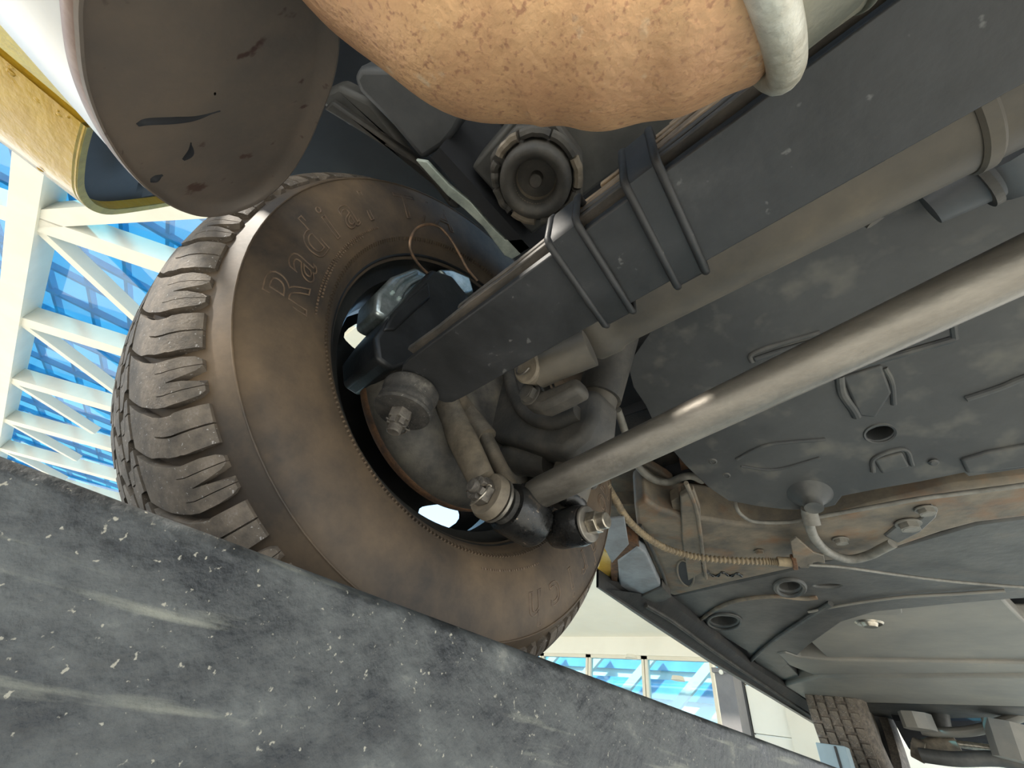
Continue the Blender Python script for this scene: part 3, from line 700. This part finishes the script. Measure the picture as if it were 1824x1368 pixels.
# bump stop / round rubber mount
bc = V((-.1385, .086, .42))
bs = thing('rubber_mount', bc, 'round black rubber mount with central bolt above the leaf spring', 'mount')
obj('rubber_ring', lathe([(.004, .0205), (-.004, .0215), (-.010, .024), (-.0125, .029), (-.011, .034), (-.006, .036), (.012, .0375), (.02, .0375)], bc, (0, 0, 1), 64), M['casting'], bs, 60)
obj('cup', lathe([(-.004, .0215), (.010, .020), (.014, .016), (.014, .0001)], bc, (0, 0, 1), 48), M['fork'], bs, 50)
obj('centre_bolt', cyl(bc + V((0, 0, .016)), bc + V((0, 0, -.002)), .0068, 24, .001), M['casting'], bs)
oc = [bc + V((math.cos(a) * r_, math.sin(a) * r_, .010)) for a, r_ in [(PI / 4 * k + .30, .052 if k % 2 else .049) for k in range(8)]]
obj('octagon_plate', prism(oc, (0, 0, .02)), M['casting'], bs, 30, bevel=.003)
for k in range(9):
    a0_ = 2 * PI * k / 9 + .2; a1_ = a0_ + 2 * PI / 9 * random.uniform(.7, .93)
    pts_ = [bc + V((math.cos(a0_ + (a1_ - a0_) * q / 5) * (.0425 + random.uniform(-.0006, .0009)), math.sin(a0_ + (a1_ - a0_) * q / 5) * (.0425 + random.uniform(-.0006, .0009)), .004 + random.uniform(-.001, .001))) for q in range(6)]
    obj('retaining_tab', tube(pts_, .0048, 8, n=3, flat=1.1), M['fork'] if k % 3 == 0 else M['casting'], bs, 30)
obj('backing', prism([bc + V((x, y, .03)) for x, y in ((-.055, -.05), (.2, -.06), (.2, .06), (-.055, .05))], (0, 0, .05)), M['raildark'], bs, 30, bevel=.004)

# differential and joint, upper right
df = thing('differential', (.25, .25, .36), 'shadowed dark differential housing with joint at the right edge', 'differential')
obj('joint_housing', lathe([(0, .0001), (0, .03), (.01, .04), (.03, .042), (.05, .055), (.10, .065), (.2, .07), (.2, .0001)], (.26, .268, .385), (1, 0, 0), 40), M['casting'], df, 40)
obj('snout', tube([PZ(1655, 372, .40), PZ(1700, 345, .40), PZ(1760, 310, .40)], lambda t: .016 + .006 * t, 24), M['midgrey'], df)
obj('snout_ring', tube([PZ(1735, 325, .40), PZ(1750, 316, .40)], .026, 28), M['casting'], df)
obj('rear_boss', tube([PZ(1780, 250, .41), PZ(1830, 300, .41)], .028, 24), M['midgrey'], df)

# ================================================================ UNDERBODY PAN
pn = (0, .286, 1); pd = .42 + .286 * .33
fp = lambda x, y: PP(x, y, pn, pd)
pnv = V(pn).normalized()
pa = thing('underbody_pan', fp(1500, 700), 'broad black undercoated pan with an oval drain hole and ribs', 'car panel')
OUT = [(1118, 650), (1128, 690), (1150, 722), (1172, 770), (1196, 800), (1222, 830), (1262, 868), (1298, 892), (1350, 902), (1400, 908), (1455, 908), (1488, 900), (1500, 884), (1560, 872), (1640, 858), (1718, 842), (1726, 849), (1790, 840), (1910, 822), (1910, 170), (1640, 290), (1400, 440), (1160, 590)]
hole = circ(fp(1567, 772), pn, .0135, 20, .0105, ref=(1, -.1, 0))
obj('pan', prism([fp(*p) for p in OUT], pnv * .06, [hole]), M['pan'], pa, 35, bevel=.006, seg=3)
obj('drain_rim', lathe([(-.0008, .0135), (-.0016, .0155), (0.001, .017)], fp(1567, 772), pn, 24), M['pan'], pa, 50)
for p in ((1270, 822), (1294, 847)):
    obj('grommet', lathe([(.002, .0001), (.002, .003), (-.001, .004), (.0, .006)], fp(*p), pn, 16), M['raildark'], pa, 50)
obj('boss', cyl(fp(1662, 822), fp(1662, 822) - pnv * .004, .005, 16, .002), M['pan'], pa)
def rib(px, r, m='pan', fl=.5, k=0): 
    obj('rib', tube([PP(x, y, pn, pd + k) for x, y in px], r, 10, n=6), M[m], pa)
rib([(1345, 640), (1400, 622), (1480, 600), (1540, 588), (1600, 566)], .004)
rib([(1375, 700), (1440, 684), (1500, 660), (1600, 632), (1700, 603)], .0045)
rib([(1600, 566), (1650, 545), (1690, 560), (1700, 603)], .004)
rib([(1495, 670), (1500, 700), (1520, 730), (1526, 742)], .005)
rib([(1575, 655), (1588, 680), (1592, 720)], .003)
rib([(1312, 818), (1345, 800), (1380, 790), (1470, 782)], .0028)
rib([(1320, 830), (1380, 836), (1460, 815)], .0022)
rib([(1720, 710), (1780, 690), (1824, 672), (1880, 655)], .004)
rib([(1555, 840), (1558, 815), (1610, 800), (1625, 828)], .003)
rib([(1340, 645), (1338, 632), (1370, 618), (1460, 592)], .003, 'raildark')
plate('stamped_pad', [(1500, 672), (1572, 650), (1590, 700), (1560, 745), (1530, 742)], lambda x, y: PP(x, y, pn, pd - .003), pnv * .01, M['pan'], pa, .003, 3)
plate('stamped_pad', [(1556, 820), (1608, 806), (1622, 832), (1572, 846)], lambda x, y: PP(x, y, pn, pd - .003), pnv * .01, M['pan'], pa, .003, 3)
plate('stamped_pad', [(1724, 845), (1712, 820), (1760, 806), (1905, 780), (1905, 824)], lambda x, y: PP(x, y, pn, pd - .004), pnv * .01, M['pan'], pa, .003, 3)
plate('stamped_pad', [(1352, 700), (1345, 655), (1600, 588), (1690, 562), (1700, 598)], lambda x, y: PP(x, y, pn, pd - .002), pnv * .01, M['pan'], pa, .002, 3)
# drain elbow boss with pipe
db = thing('drain_hose', fp(1440, 890), 'grey drain pipe curving out of the pan down to the crossmember', 'pipe')
e0 = fp(1442, 880)
obj('boss', lathe([(0, .0001), (.002, .030), (-.006, .022), (-.014, .015), (-.016, .012), (-.026, .0115), (-.026, .0001)][::1], e0, pn, 32), M['pan'], db, 60)
obj('collar', tube([fp(1438, 902) - pnv * .012, fp(1440, 912) - pnv * .024], .0105, 24), M['hose'], db)
PL = [(1436, 905, .312), (1440, 930, .305), (1452, 960, .305), (1476, 984, .308), (1512, 996, .312), (1545, 990, .314), (1570, 978, .315), (1590, 968, .316)]
obj('pipe', tube([PZ(x, y, h) for x, y, h in PL], .0068, 20), M['hose'], db)

# ================================================================ FRAME CROSSMEMBER
ZR = .330
cm = thing('crossmember', PZ(1500, 950, ZR), 'dusty brown frame crossmember with hex bolts below the pan', 'frame')
RL = [(1150, 890), (1175, 908), (1215, 920), (1260, 926), (1310, 934), (1350, 938), (1400, 934), (1470, 925), (1560, 900), (1700, 868), (1910, 845), (1910, 912), (1824, 922), (1740, 932), (1680, 948), (1600, 975), (1540, 996), (1470, 1000), (1400, 1016), (1300, 1038), (1200, 1062), (1182, 1052), (1160, 1000), (1135, 940), (1130, 900)]
obj('rail', prism([PZ(*p, ZR) for p in RL], (0, 0, .07)), M['rail'], cm, 35, bevel=.007, seg=3)
plate('weld_plate', [(1212, 885), (1236, 872), (1248, 905), (1250, 1020), (1226, 1035), (1215, 960)], fz(ZR - .003), (0, 0, .01), M['rail'], cm, .002)
obj('weld_bead', tube([PZ(x, y, ZR - .002) for x, y in ((1222, 860), (1238, 900), (1246, 940), (1252, 990), (1258, 1030))], .0035, 10), M['rail'], cm)
obj('weld_bead', tube([PZ(x, y, ZR - .002) for x, y in ((1140, 935), (1160, 975), (1180, 1020), (1190, 1056))], .0035, 10), M['casting'], cm)
for (x, y, s) in ((1497, 961, .016), (1617, 932, .022), (1648, 907, .017), (1353, 982, .012)):
    bolt_head('bolt', PZ(x, y, ZR - .002), (0, 0, -1), s, s * .45, M['rail'] if s < .013 else M['hose'], cm)
plate('bolt_tab', [(1575, 955), (1600, 935), (1640, 925), (1660, 900), (1672, 910), (1668, 922), (1640, 948), (1600, 968)], fz(ZR - .003), (0, 0, .006), M['raildark'], cm, .002)
plate('hose_bracket', [(1408, 965), (1418, 958), (1430, 968), (1450, 985), (1468, 990), (1470, 1004), (1452, 1000), (1440, 1012), (1426, 1012), (1414, 1000)], fz(.300), (0, 0, .004), M['rail'], cm, .001)
plate('bracket', [(1195, 893), (1210, 885), (1215, 920), (1203, 928)], fz(.34), (0, 0, .02), M['fork'], cm, .001)
plate('bracket', [(1215, 884), (1226, 880), (1230, 917), (1219, 921)], fz(.34), (0, 0, .02), M['fork'], cm, .001)
obj('slot', prism([PZ(1221 + 12 * math.cos(a) + 5 * math.sin(a), 1022 + 21 * math.sin(a), ZR - .001) for a in [2 * PI * k / 18 for k in range(18)]], (0, 0, .004)), M['dark'], cm, 0)  # solid dark oval paints the shade inside the slot
obj('slot_flange', tube([PZ(1221 + 14 * math.cos(a) + 5 * math.sin(a), 1021 + 23 * math.sin(a), ZR - .001) for a in [2 * PI * k / 24 for k in range(25)]], .0022, 8, smooth=False, cap=False), M['rail'], cm)
obj('grease_ridge', tube([PZ(x_, y_, ZR - .001) for x_, y_ in ((1252, 1004), (1262, 1020), (1276, 1026), (1288, 1019), (1300, 1026), (1314, 1021), (1322, 1028))], lambda t: .0026 + .0013 * math.sin(t * 55), 10), M['oily'], cm)
plate('rusty_web', [(1135, 880), (1160, 885), (1205, 920), (1190, 930), (1155, 935)], fz(.37), (0, 0, .03), M['rust'], cm, .002, label='rust orange web inside the frame')
plate('rusty_web', [(1205, 790), (1225, 810), (1262, 868), (1240, 878), (1215, 850)], fz(.45), (0, 0, .03), M['rust'], cm, .002, label='rust orange web above the hose')
plate('kickup', [(1080, 790), (1180, 760), (1240, 830), (1300, 900), (1250, 925), (1200, 905), (1150, 890), (1085, 860)], fz(.47), (0, 0, .06), M['casting'], cm, .008)
plate('arm_flange', [(1085, 830), (1130, 815), (1190, 850), (1225, 880), (1170, 890), (1140, 880), (1105, 905), (1085, 880)], fz(.43), (0, 0, .02), M['rail'], cm, .004)
# brake hoses and pipes
obj('brake_hose', tube([PZ(x, y, h) for x, y, h in ((1100, 730, .40), (1112, 765, .395), (1122, 800, .385), (1138, 832, .375), (1162, 853, .37), (1190, 859, .37), (1215, 850, .37), (1232, 848, .375), (1250, 856, .385))], .0062, 18), M['hose'], cat='hose', label='smooth grey rubber hose looping beside the shock absorber')
def corr(t): return .0054 + .0013 * math.sin(t * 2 * PI * 62)
cdt = thing('cable_conduit', PZ(1250, 985, .30), 'tan corrugated brake cable conduit sagging from wheel to crossmember bracket', 'cable')
CP = [(1080, 862, .33), (1096, 890, .32), (1118, 925, .31), (1150, 955, .303), (1190, 978, .30), (1240, 992, .298), (1300, 998, .298), (1360, 1000, .298), (1392, 1001, .298)]
obj('corrugated_sleeve', tube([PZ(x, y, h) for x, y, h in CP], corr, 16, n=46), M['conduit'], cdt, 50)
obj('end_fitting', tube([PZ(1385, 1000, .298), PZ(1402, 1001, .298), PZ(1412, 1001, .298)], .0078, 20), M['conduit'], cdt)
obj('end_washer', cyl(PZ(1410, 1001, .298), PZ(1418, 1001, .298), .0125, 24, .001), M['rust'], cdt, label='rusty end washer')
obj('fuel_line', tube([PZ(x, y, h) for x, y, h in ((1308, 890, .345), (1312, 905, .33), (1322, 918, .322), (1345, 929, .32), (1400, 930, .32), (1450, 922, .318), (1560, 902, .318), (1640, 888, .318), (1700, 880, .32), (1824, 864, .32), (1920, 850, .32))], .0030, 12), M['hose'], cat='pipe', label='thin grey fuel line running along the crossmember')
obj('brake_cable', tube([PZ(x, y, h) for x, y, h in ((1440, 1006, .300), (1500, 1010, .31), (1600, 1024, .325), (1700, 1036, .335), (1824, 1046, .34), (1920, 1052, .34))], .0026, 12), M['hose'], cat='cable', label='slim grey cable stretched from the bracket to the right edge')

# ================================================================ FLOOR PANELS TOWARDS THE FRONT
ZF = .355
fl = thing('floor_panel', PZ(1600, 1120, ZF), 'smooth grey floor panel with a round plug beyond the crossmember', 'car panel')
plate('outrigger', [(1186, 1064), (1200, 1062), (1300, 1040), (1400, 1018), (1500, 992), (1600, 975), (1740, 934), (1910, 912), (1910, 1062), (1824, 1066), (1700, 1076), (1560, 1090), (1500, 1108), (1440, 1150), (1390, 1195), (1330, 1160), (1250, 1110)], fz(.350), (0, 0, .04), M['raildark'], fl, .004, 2,
      holes=([(1388 + 18 * math.cos(-a), 1047 + 9 * math.sin(-a)) for a in [2 * PI * k / 16 for k in range(16)]] and [(1407 + 19 * math.cos(a), 1046 + 9 * math.sin(a)) for a in [2 * PI * k / 16 for k in range(16)]],
             [(1290 + 24 * math.cos(a), 1107 + 9 * math.sin(a)) for a in [2 * PI * k / 16 for k in range(16)]],
             [(1475 + 24 * math.cos(a), 1044 + 3.5 * math.sin(a)) for a in [2 * PI * k / 12 for k in range(12)]]))
obj('hole_flange', tube([PZ(1407 + 26 * math.cos(a), 1046 + 15 * math.sin(a), .348) for a in [2 * PI * k / 24 for k in range(25)]], .005, 10, smooth=False, cap=False), M['raildark'], fl)
obj('hole_flange', tube([PZ(1290 + 30 * math.cos(a), 1107 + 14 * math.sin(a), .348) for a in [2 * PI * k / 24 for k in range(25)]], .004, 10, smooth=False, cap=False), M['raildark'], fl)
obj('seam_bead', tube([PZ(x, y, .347) for x, y in ((1245, 1105), (1280, 1082), (1320, 1068), (1380, 1062), (1430, 1066), (1455, 1064))], .005, 10), M['rail'], fl)
obj('seam_bead', tube([PZ(x, y, .347) for x, y in ((1230, 1108), (1262, 1130), (1310, 1168), (1345, 1192))], .005, 10), M['rail'], fl)
obj('seam_bead', tube([PZ(x, y, .345) for x, y in ((1480, 1075), (1440, 1100), (1380, 1140), (1336, 1178), (1334, 1192), (1380, 1240))], .006, 10), M['raildark'], fl)
obj('seam_bead', tube([PZ(x, y, .345) for x, y in ((1440, 1090), (1500, 1078), (1600, 1064), (1700, 1058), (1790, 1052))], .003, 10), M['floorpan'], fl)
plate('panel', [(1462, 1086), (1560, 1072), (1606, 1066), (1780, 1058), (1805, 1085), (1830, 1110), (1910, 1112), (1910, 1186), (1480, 1178), (1450, 1150), (1415, 1112)], fz(ZF), (0, 0, .04), M['floorpan'], fl, .006, 3)
plate('raised_pad', [(1480, 1086), (1606, 1068), (1608, 1092), (1600, 1096), (1530, 1096), (1482, 1092)], fz(ZF - .004), (0, 0, .01), M['floorpan'], fl, .003, 2)
obj('plug', lathe([(.0, .030), (-.004, .026), (-.002, .018), (-.010, .014), (-.010, .0001)], PZ(1548, 1109, ZF), (0, 0, 1), 24), M['steel'], fl, 50)
plate('channel', [(1480, 1177), (1910, 1184), (1910, 1206), (1460, 1207), (1405, 1185), (1385, 1165), (1400, 1163), (1425, 1172)], fz(.345), (0, 0, .05), M['floorpan'], fl, .006, 3)
plate('channel', [(1460, 1207), (1910, 1207), (1910, 1262), (1700, 1256), (1450, 1250), (1420, 1240), (1395, 1222), (1420, 1215)], fz(.335), (0, 0, .06), M['floorpan'], fl, .010, 3)
plate('front_sill', [(1420, 1240), (1450, 1250), (1700, 1256), (1910, 1262), (1910, 1278), (1700, 1280), (1560, 1284), (1480, 1288), (1440, 1262)], fz(.345), (0, 0, .06), M['raildark'], fl, .008, 3)
obj('hole_backing', prism([PZ(x, y, .42) for x, y in ((1180, 1050), (1500, 985), (1900, 905), (1900, 1100), (1480, 1180), (1390, 1200), (1300, 1140))], (0, 0, .01)), M['dark'], fl, 0)  # dark sheet added above the outrigger holes so no sky shows through
plate('side_filler', [(1330, 1160), (1385, 1165), (1420, 1200), (1450, 1250), (1480, 1290), (1430, 1262), (1380, 1220)], fz(.352), (0, 0, .03), M['raildark'], fl, .002)
# rocker
rk = thing('side_sill', PZ(1300, 1180, .285), 'dark rocker panel edge along the side of the car', 'car panel')
def strip3(px_in, px_out, z_in, z_out, th):
    a = [PZ(*p, z_in) for p in px_in]; b = [PZ(*p, z_out) for p in px_out]; n = len(a)
    vs = a + b + [p + V((0, 0, th)) for p in a] + [p + V((0, 0, th)) for p in b]; fs = []
    for i in range(n - 1):
        fs += [[i, i + 1, n + i + 1, n + i], [2 * n + i, 2 * n + i + 1, 3 * n + i + 1, 3 * n + i], [i, i + 1, 2 * n + i + 1, 2 * n + i], [n + i, n + i + 1, 3 * n + i + 1, 3 * n + i]]
    return vs, fs
obj('underside', strip3([(1180, 1062), (1250, 1115), (1345, 1190), (1425, 1240), (1500, 1292)], [(1068, 1048), (1160, 1108), (1270, 1180), (1380, 1245), (1480, 1306)], .33, .285, .02), M['body_black'], rk, 30)
obj('outer_flange', strip3([(1066, 1046), (1158, 1106), (1268, 1178), (1378, 1243), (1478, 1304)], [(1062, 1046), (1152, 1107), (1262, 1179), (1373, 1244), (1476, 1306)], .283, .283, .12), M['body_black'], rk, 30)
obj('pinch_seam', tube([PZ(x, y, .30) for x, y in ((1150, 1078), (1200, 1108), (1260, 1152), (1330, 1200), (1400, 1246), (1450, 1278))], .006, 10), M['casting'], rk)
# rear end of the rocker, primer patches and a sliver of yellow paint
fe = thing('sill_end', PZ(1120, 1020, .34), 'primer grey and yellow corner of the body behind the tyre', 'car panel')
plate('primer_patch', [(1100, 1000), (1135, 975), (1150, 985), (1178, 1045), (1178, 1052), (1140, 1062), (1104, 1052)], fz(.315), (0, 0, .02), M['bluegrey'], fe, .004, 3)
plate('rust_strip', [(1104, 960), (1136, 968), (1140, 978), (1104, 1006), (1098, 1052), (1088, 1050), (1088, 1004)], fz(.318), (0, 0, .03), M['rust'], fe, .002)
plate('yellow_corner', [(1062, 1046), (1066, 1000), (1070, 975), (1090, 990), (1096, 1052), (1078, 1050)], fz(.322), (0, 0, .03), M['yellow'], fe, .003)
plate('grey_flap', [(1078, 925), (1112, 922), (1120, 970), (1090, 1003), (1076, 975)], fz(.300), (0, 0, .004), M['bluegrey'], fe, .001, label='blue grey flap plate')
plate('corner_plate', [(1140, 1064), (1180, 1046), (1196, 1064), (1180, 1072), (1165, 1074)], fz(.31), (0, 0, .02), M['casting'], fe, .002)
plate('inner_web', [(1080, 900), (1140, 900), (1165, 960), (1180, 1020), (1140, 1010), (1110, 960), (1080, 960)], fz(.36), (0, 0, .03), M['rail'], fe, .003)

# ================================================================ FRONT WHEEL AND SUSPENSION, FAR AWAY
fw = thing('wheel', (-.50, 2.72, .335), 'distant front tyre on the same side with grooved tread', 'wheel')
FWC = V((-.50, 2.72, .335))
ft = obj('tyre', lathe([(-.09, .20), (-.105, .26), (-.098, .31), (-.08, .328), (-.05, .334), (0, .336), (.05, .334), (.08, .328), (.098, .31), (.105, .26), (.09, .20), (-.09, .20)], FWC, (1, 0, 0), 80), M['tread'], fw, 40)
fb = None
for x in (-.075, -.040, -.005, .030, .065):
    g = box((-.014, -.018, .333), (.014, .018, .342))
    me = mesh_of('tread_block', g, M['tread'])
    for k in range(46):
        a = 2 * PI * k / 46 + x * 2
        if math.radians(30) < a % (2 * PI) < math.radians(170):   # the arc facing the camera
            o = bpy.data.objects.new('tread_block', me); COL.objects.link(o); o.parent = ft
            o.location = V((x, 0, 0)) + FWC - WORLD[ft.name]; o.rotation_euler = (a, 0, 0)
obj('rim', lathe([(.06, .19), (.03, .18), (-.02, .17), (-.04, .05), (-.04, .0001)], FWC, (1, 0, 0), 48), M['rim'], fw, 40)
obj('brake_disc', cyl(FWC + V((.02, 0, 0)), FWC + V((.05, 0, 0)), .15, 40, .003), M['rail'], fw)
fs_ = thing('front_suspension', (-.2, 2.5, .30), 'distant front control arms and steering rods under the car', 'suspension')
def F(x, y, Y): return PY(x, y, Y)
obj('control_arm', tube([F(1640, 1300, 2.6), F(1665, 1304, 2.6), F(1730, 1302, 2.6), F(1790, 1285, 2.6), F(1860, 1262, 2.6)], .026, 14, flat=.6), M['floorpan'], fs_)
obj('control_arm', tube([F(1640, 1345, 2.55), F(1700, 1352, 2.55), F(1780, 1352, 2.55), F(1860, 1372, 2.55)], .022, 14), M['raildark'], fs_)
obj('bracket', tube([F(1628, 1270, 2.5), F(1640, 1300, 2.5)], .05, 8, smooth=False), M['floorpan'], fs_)
obj('bracket', tube([F(1800, 1290, 2.5), F(1824, 1360, 2.5)], .07, 8, smooth=False), M['floorpan'], fs_)
obj('tie_rod', tube([F(1706, 1325, 2.62), F(1850, 1344, 2.62)], .0115, 16), M['steel'], fs_, label='shiny steel tie rod')
obj('tie_rod_end', tube([F(1630, 1335, 2.62), F(1660, 1328, 2.62), F(1706, 1325, 2.62)], .024, 14), M['fork'], fs_)
obj('ball_joint', tube([F(1625, 1330, 2.6), F(1648, 1342, 2.6)], lambda t: .035, 16), M['fork'], fs_)
obj('spring_tower', tube([F(1672, 1262, 2.7), F(1684, 1340, 2.7)], .03, 14), M['raildark'], fs_)
obj('crossmember', tube([F(1600, 1290, 2.9), F(1900, 1290, 2.9)], .09, 10, smooth=False), M['dark'], fs_)

# ================================================================ GLASS CANOPY ON THE LEFT
H = 3.0
def hz(x, y, h=H): return PZ(x, y, h)
cp = thing('glass_canopy', (-8, -2, H), 'white steel lattice canopy glazed with blue glass panes overhead on the left', 'canopy')
def member(a, b, wd, dp, name='beam', ext=(0, 0), zz=0):
    a, b = V(a), V(b); d = (b - a).normalized(); a = a - d * ext[0]; b = b + d * ext[1]
    n_ = V((-d.y, d.x, 0)).normalized()
    return obj(name, obox((a + b) / 2 + V((0, 0, dp / 2 + zz)), d * (b - a).length / 2, n_ * wd / 2, V((0, 0, dp / 2))), M['white'], cp, 0)
Bd = (hz(310, 484) - hz(40, 392)).normalized()
node0 = hz(42, 392)
side = V((-1, -.07, 0)).normalized(); pitch = .745 * H
dg1 = hz(245, 579) - hz(56, 405); dg1 = dg1 * 1.25
dg0 = (hz(330, 366) - hz(42, 385)) * 1.3
for k in range(-2, 8):
    p = node0 + side * pitch * k
    member(p, p + Bd * 3.4, .20, .22, 'beam'); member(p - Bd * 3.4, p, .20, .22, 'beam')
    if k >= 0: member(p, p + dg1, .10, .14, 'diagonal_brace', zz=.02)
    for s0, s1 in ((.10, 3.35), (-3.35, -.10)):
        a, b = p, p + side * pitch
        q = [a + Bd * s0, b + Bd * s0, b + Bd * s1, a + Bd * s1]
        obj('glass_pane', prism([v + V((0, 0, .27)) for v in q], (0, 0, .012)), M['glass'], cp, 0)
member(node0, node0 + dg0, .17, .18, 'beam')
p0 = node0 - side * pitch * 2.6; p1 = node0 + side * pitch * 8
member(p0, p1, .22, .30, 'edge_beam', zz=-.03)
member(p0 + Bd * 3.4, p1 + Bd * 3.4, .30, .24, 'edge_beam', zz=-.03)
member(p0 - Bd * 3.4, p1 - Bd * 3.4, .30, .24, 'edge_beam', zz=-.03)
# added bars above the panes imitate grid lines reflected in the glass
g2 = thing('reflection_grid', (-8, -2, H + 1.4), 'fine blue bars added above the panes as reflected grid lines', 'reflection grid')
for k in range(26):
    a = node0 + side * (pitch * (k - 2) * .32) + V((0, 0, 1.3)); d2 = (Bd + side * .35).normalized()
    obj('reflection_bar', obox(a, d2 * 6, V((-d2.y, d2.x, 0)) * .03, V((0, 0, .05))), M['tint'], g2, 0)
for k in range(20):
    a = node0 + side * pitch * 3.5 + Bd * (k - 8) * .6 + V((0, 0, 1.35)); d2 = (side + Bd * .25).normalized()
    obj('reflection_bar', obox(a, d2 * 10, V((-d2.y, d2.x, 0)) * .025, V((0, 0, .05))), M['tint'], g2, 0)

# ================================================================ BUILDING AHEAD
YB = 9.0
def fb_(x, y): return PY(x, y, YB)
bl = thing('building', (-3, YB, -1.5), 'white building front with blue windows beyond the car', 'building')
zs = PZ(1100, 1135, 1).y  # only the direction of the soffit edge
top = fb_(1100, 1136).z
obj('soffit', box((-16, 4.2, top + .02), (1.5, YB + .4, top + .3)), M['wall'], bl, 0)
obj('header', box((-16, YB, top - .32), (1.5, YB + .4, top + .02)), M['wall'], bl, 0)
wt = top - .32
def win(x0, x1, z0_, z1_):
    f = obj('window', join(box((x0, YB + .05, z1_ - .06), (x1, YB + .15, z1_)), box((x0, YB + .05, z0_), (x1, YB + .15, z0_ + .06)), box((x0, YB + .05, z0_), (x0 + .06, YB + .15, z1_)), box((x1 - .06, YB + .05, z0_), (x1, YB + .15, z1_))), M['white'], bl, 0)
    obj('pane', box((x0 + .06, YB + .10, z0_ + .06), (x1 - .06, YB + .11, z1_ - .06)), M['clearglass'], f, 0)
x = -15.0
while x < -3.8:
    win(x, x + 1.4, wt - 1.15, wt); win(x, x + 1.4, wt - 2.4, wt - 1.2); x += 1.42
obj('interior_wall', box((-16, YB + 2.0, -1.5), (1.5, YB + 2.1, top + 2)), M['wall'], bl, 0)
for za, zb in ((1.25, 1.62), (.55, .78), (1.80, 2.0)):
    obj('blue_band', box((-16, YB + 1.9, za), (-3.2, YB + 1.98, zb)), M['tint'], bl, 0)
for k in range(9):
    obj('interior_beam', obox((-14 + k * 1.5, YB + 1.6, 1.3), V((.9, 0, .8)), V((0, .05, 0)), V((-.06, 0, .07))), M['white'], bl, 0)
obj('lower_wall', box((-16, YB, -1.5), (-3.6, YB + .2, wt - 2.42)), M['wall'], bl, 0)
for (x_, y_) in ((1125, 1173), (1208, 1212)):
    c = PY(x_, y_, YB - .6)
    l_ = obj('ceiling_light', lathe([(.06, .0001), (.06, .10), (0, .12), (0, .0001)], c, (0, 0, 1), 20), M['white'], label=('round white ceiling lamp nearer the soffit' if y_ < 1200 else 'round white ceiling lamp lower, nearer the grey post'), cat='lamp')
# grey post, black reveal, white panelled door and jamb
def colm(name, pts, Y, th, m, parent=None, **k):
    return obj(name, prism([PY(x_, y_, Y) for x_, y_ in pts], (0, th, 0)), m, parent, 0, **k)
pc = PY(1290, 1190, 6.0); pe = PY(1312, 1190, 6.0)
gp = thing('steel_post', ((pc.x + pe.x) / 2 - .08, 6.0, -1.5), 'square grey steel post with a capped top beside the building', 'post')
X0, X1 = PY(1268, 1188, 6.0).x, PY(1305, 1188, 6.0).x
obj('shaft', box((X0 + .02, 6.0, -1.5), (X1 - .02, 6.25, pc.z - .05)), M['post'], gp, 20)
obj('cap_plate', box((X0, 5.98, pc.z - .05), (X1, 6.27, pc.z)), M['post'], gp, 20)
obj('bolt', cyl(PY(1284, 1197, 5.975), PY(1284, 1197, 5.975) + V((0, .02, 0)), .025, 12), M['white'], gp)
XA, XB = PY(1306, 1198, 7.0).x, PY(1322, 1204, 7.0).x
obj('black_reveal', box((XA, 7.0, -1.5), (XB, 7.1, 1.6)), M['black'], label='narrow black vertical reveal between grey post and white wall', cat='trim')
XC, XD = PY(1325, 1210, 7.02).x, PY(1402, 1268, 7.02).x
wp = thing('white_wall', ((XC + XD) / 2, 7.1, -1.5), 'white panelled wall right of the grey post', 'wall')
z_ = -1.5
while z_ < 1.7:
    obj('panel', box((XC, 7.02, z_ + .006), (XD - .01, 7.12, z_ + .50)), M['wall'], wp, 0); z_ += .51
obj('jamb', box((XD, 6.95, -1.5), (XD + .42, 7.15, 1.7)), M['white'], wp, 0)
ba, bb = PY(1452, 1322, 2.28), PY(1504, 1326, 2.28)
cb = thing('wheel_chock', (ba.x, 2.3, -.005), 'pale blue block with a dark slot standing in front of the far tyre', 'block')
obj('body', box((ba.x, 2.28, -.005), (bb.x, 2.34, ba.z)), M['bluepaint'], cb, 20, bevel=.003)
obj('slot', box((ba.x + (bb.x - ba.x) * .62, 2.277, -.004), (ba.x + (bb.x - ba.x) * .70, 2.281, ba.z - .004)), M['black'], cb, 0)
tw = obj('twig', tube([PY(x, y, Y) for x, y, Y in ((1033, 712, .284), (1040, 722, .283), (1047, 732, .283), (1052, 740, .282), (1056, 748, .282))], lambda t: .0026 * (1 - t) + .0004, 8, n=4, flat=.5), M['twig'], label='small dry orange leaf scrap clinging to the shock absorber tube', cat='twig')
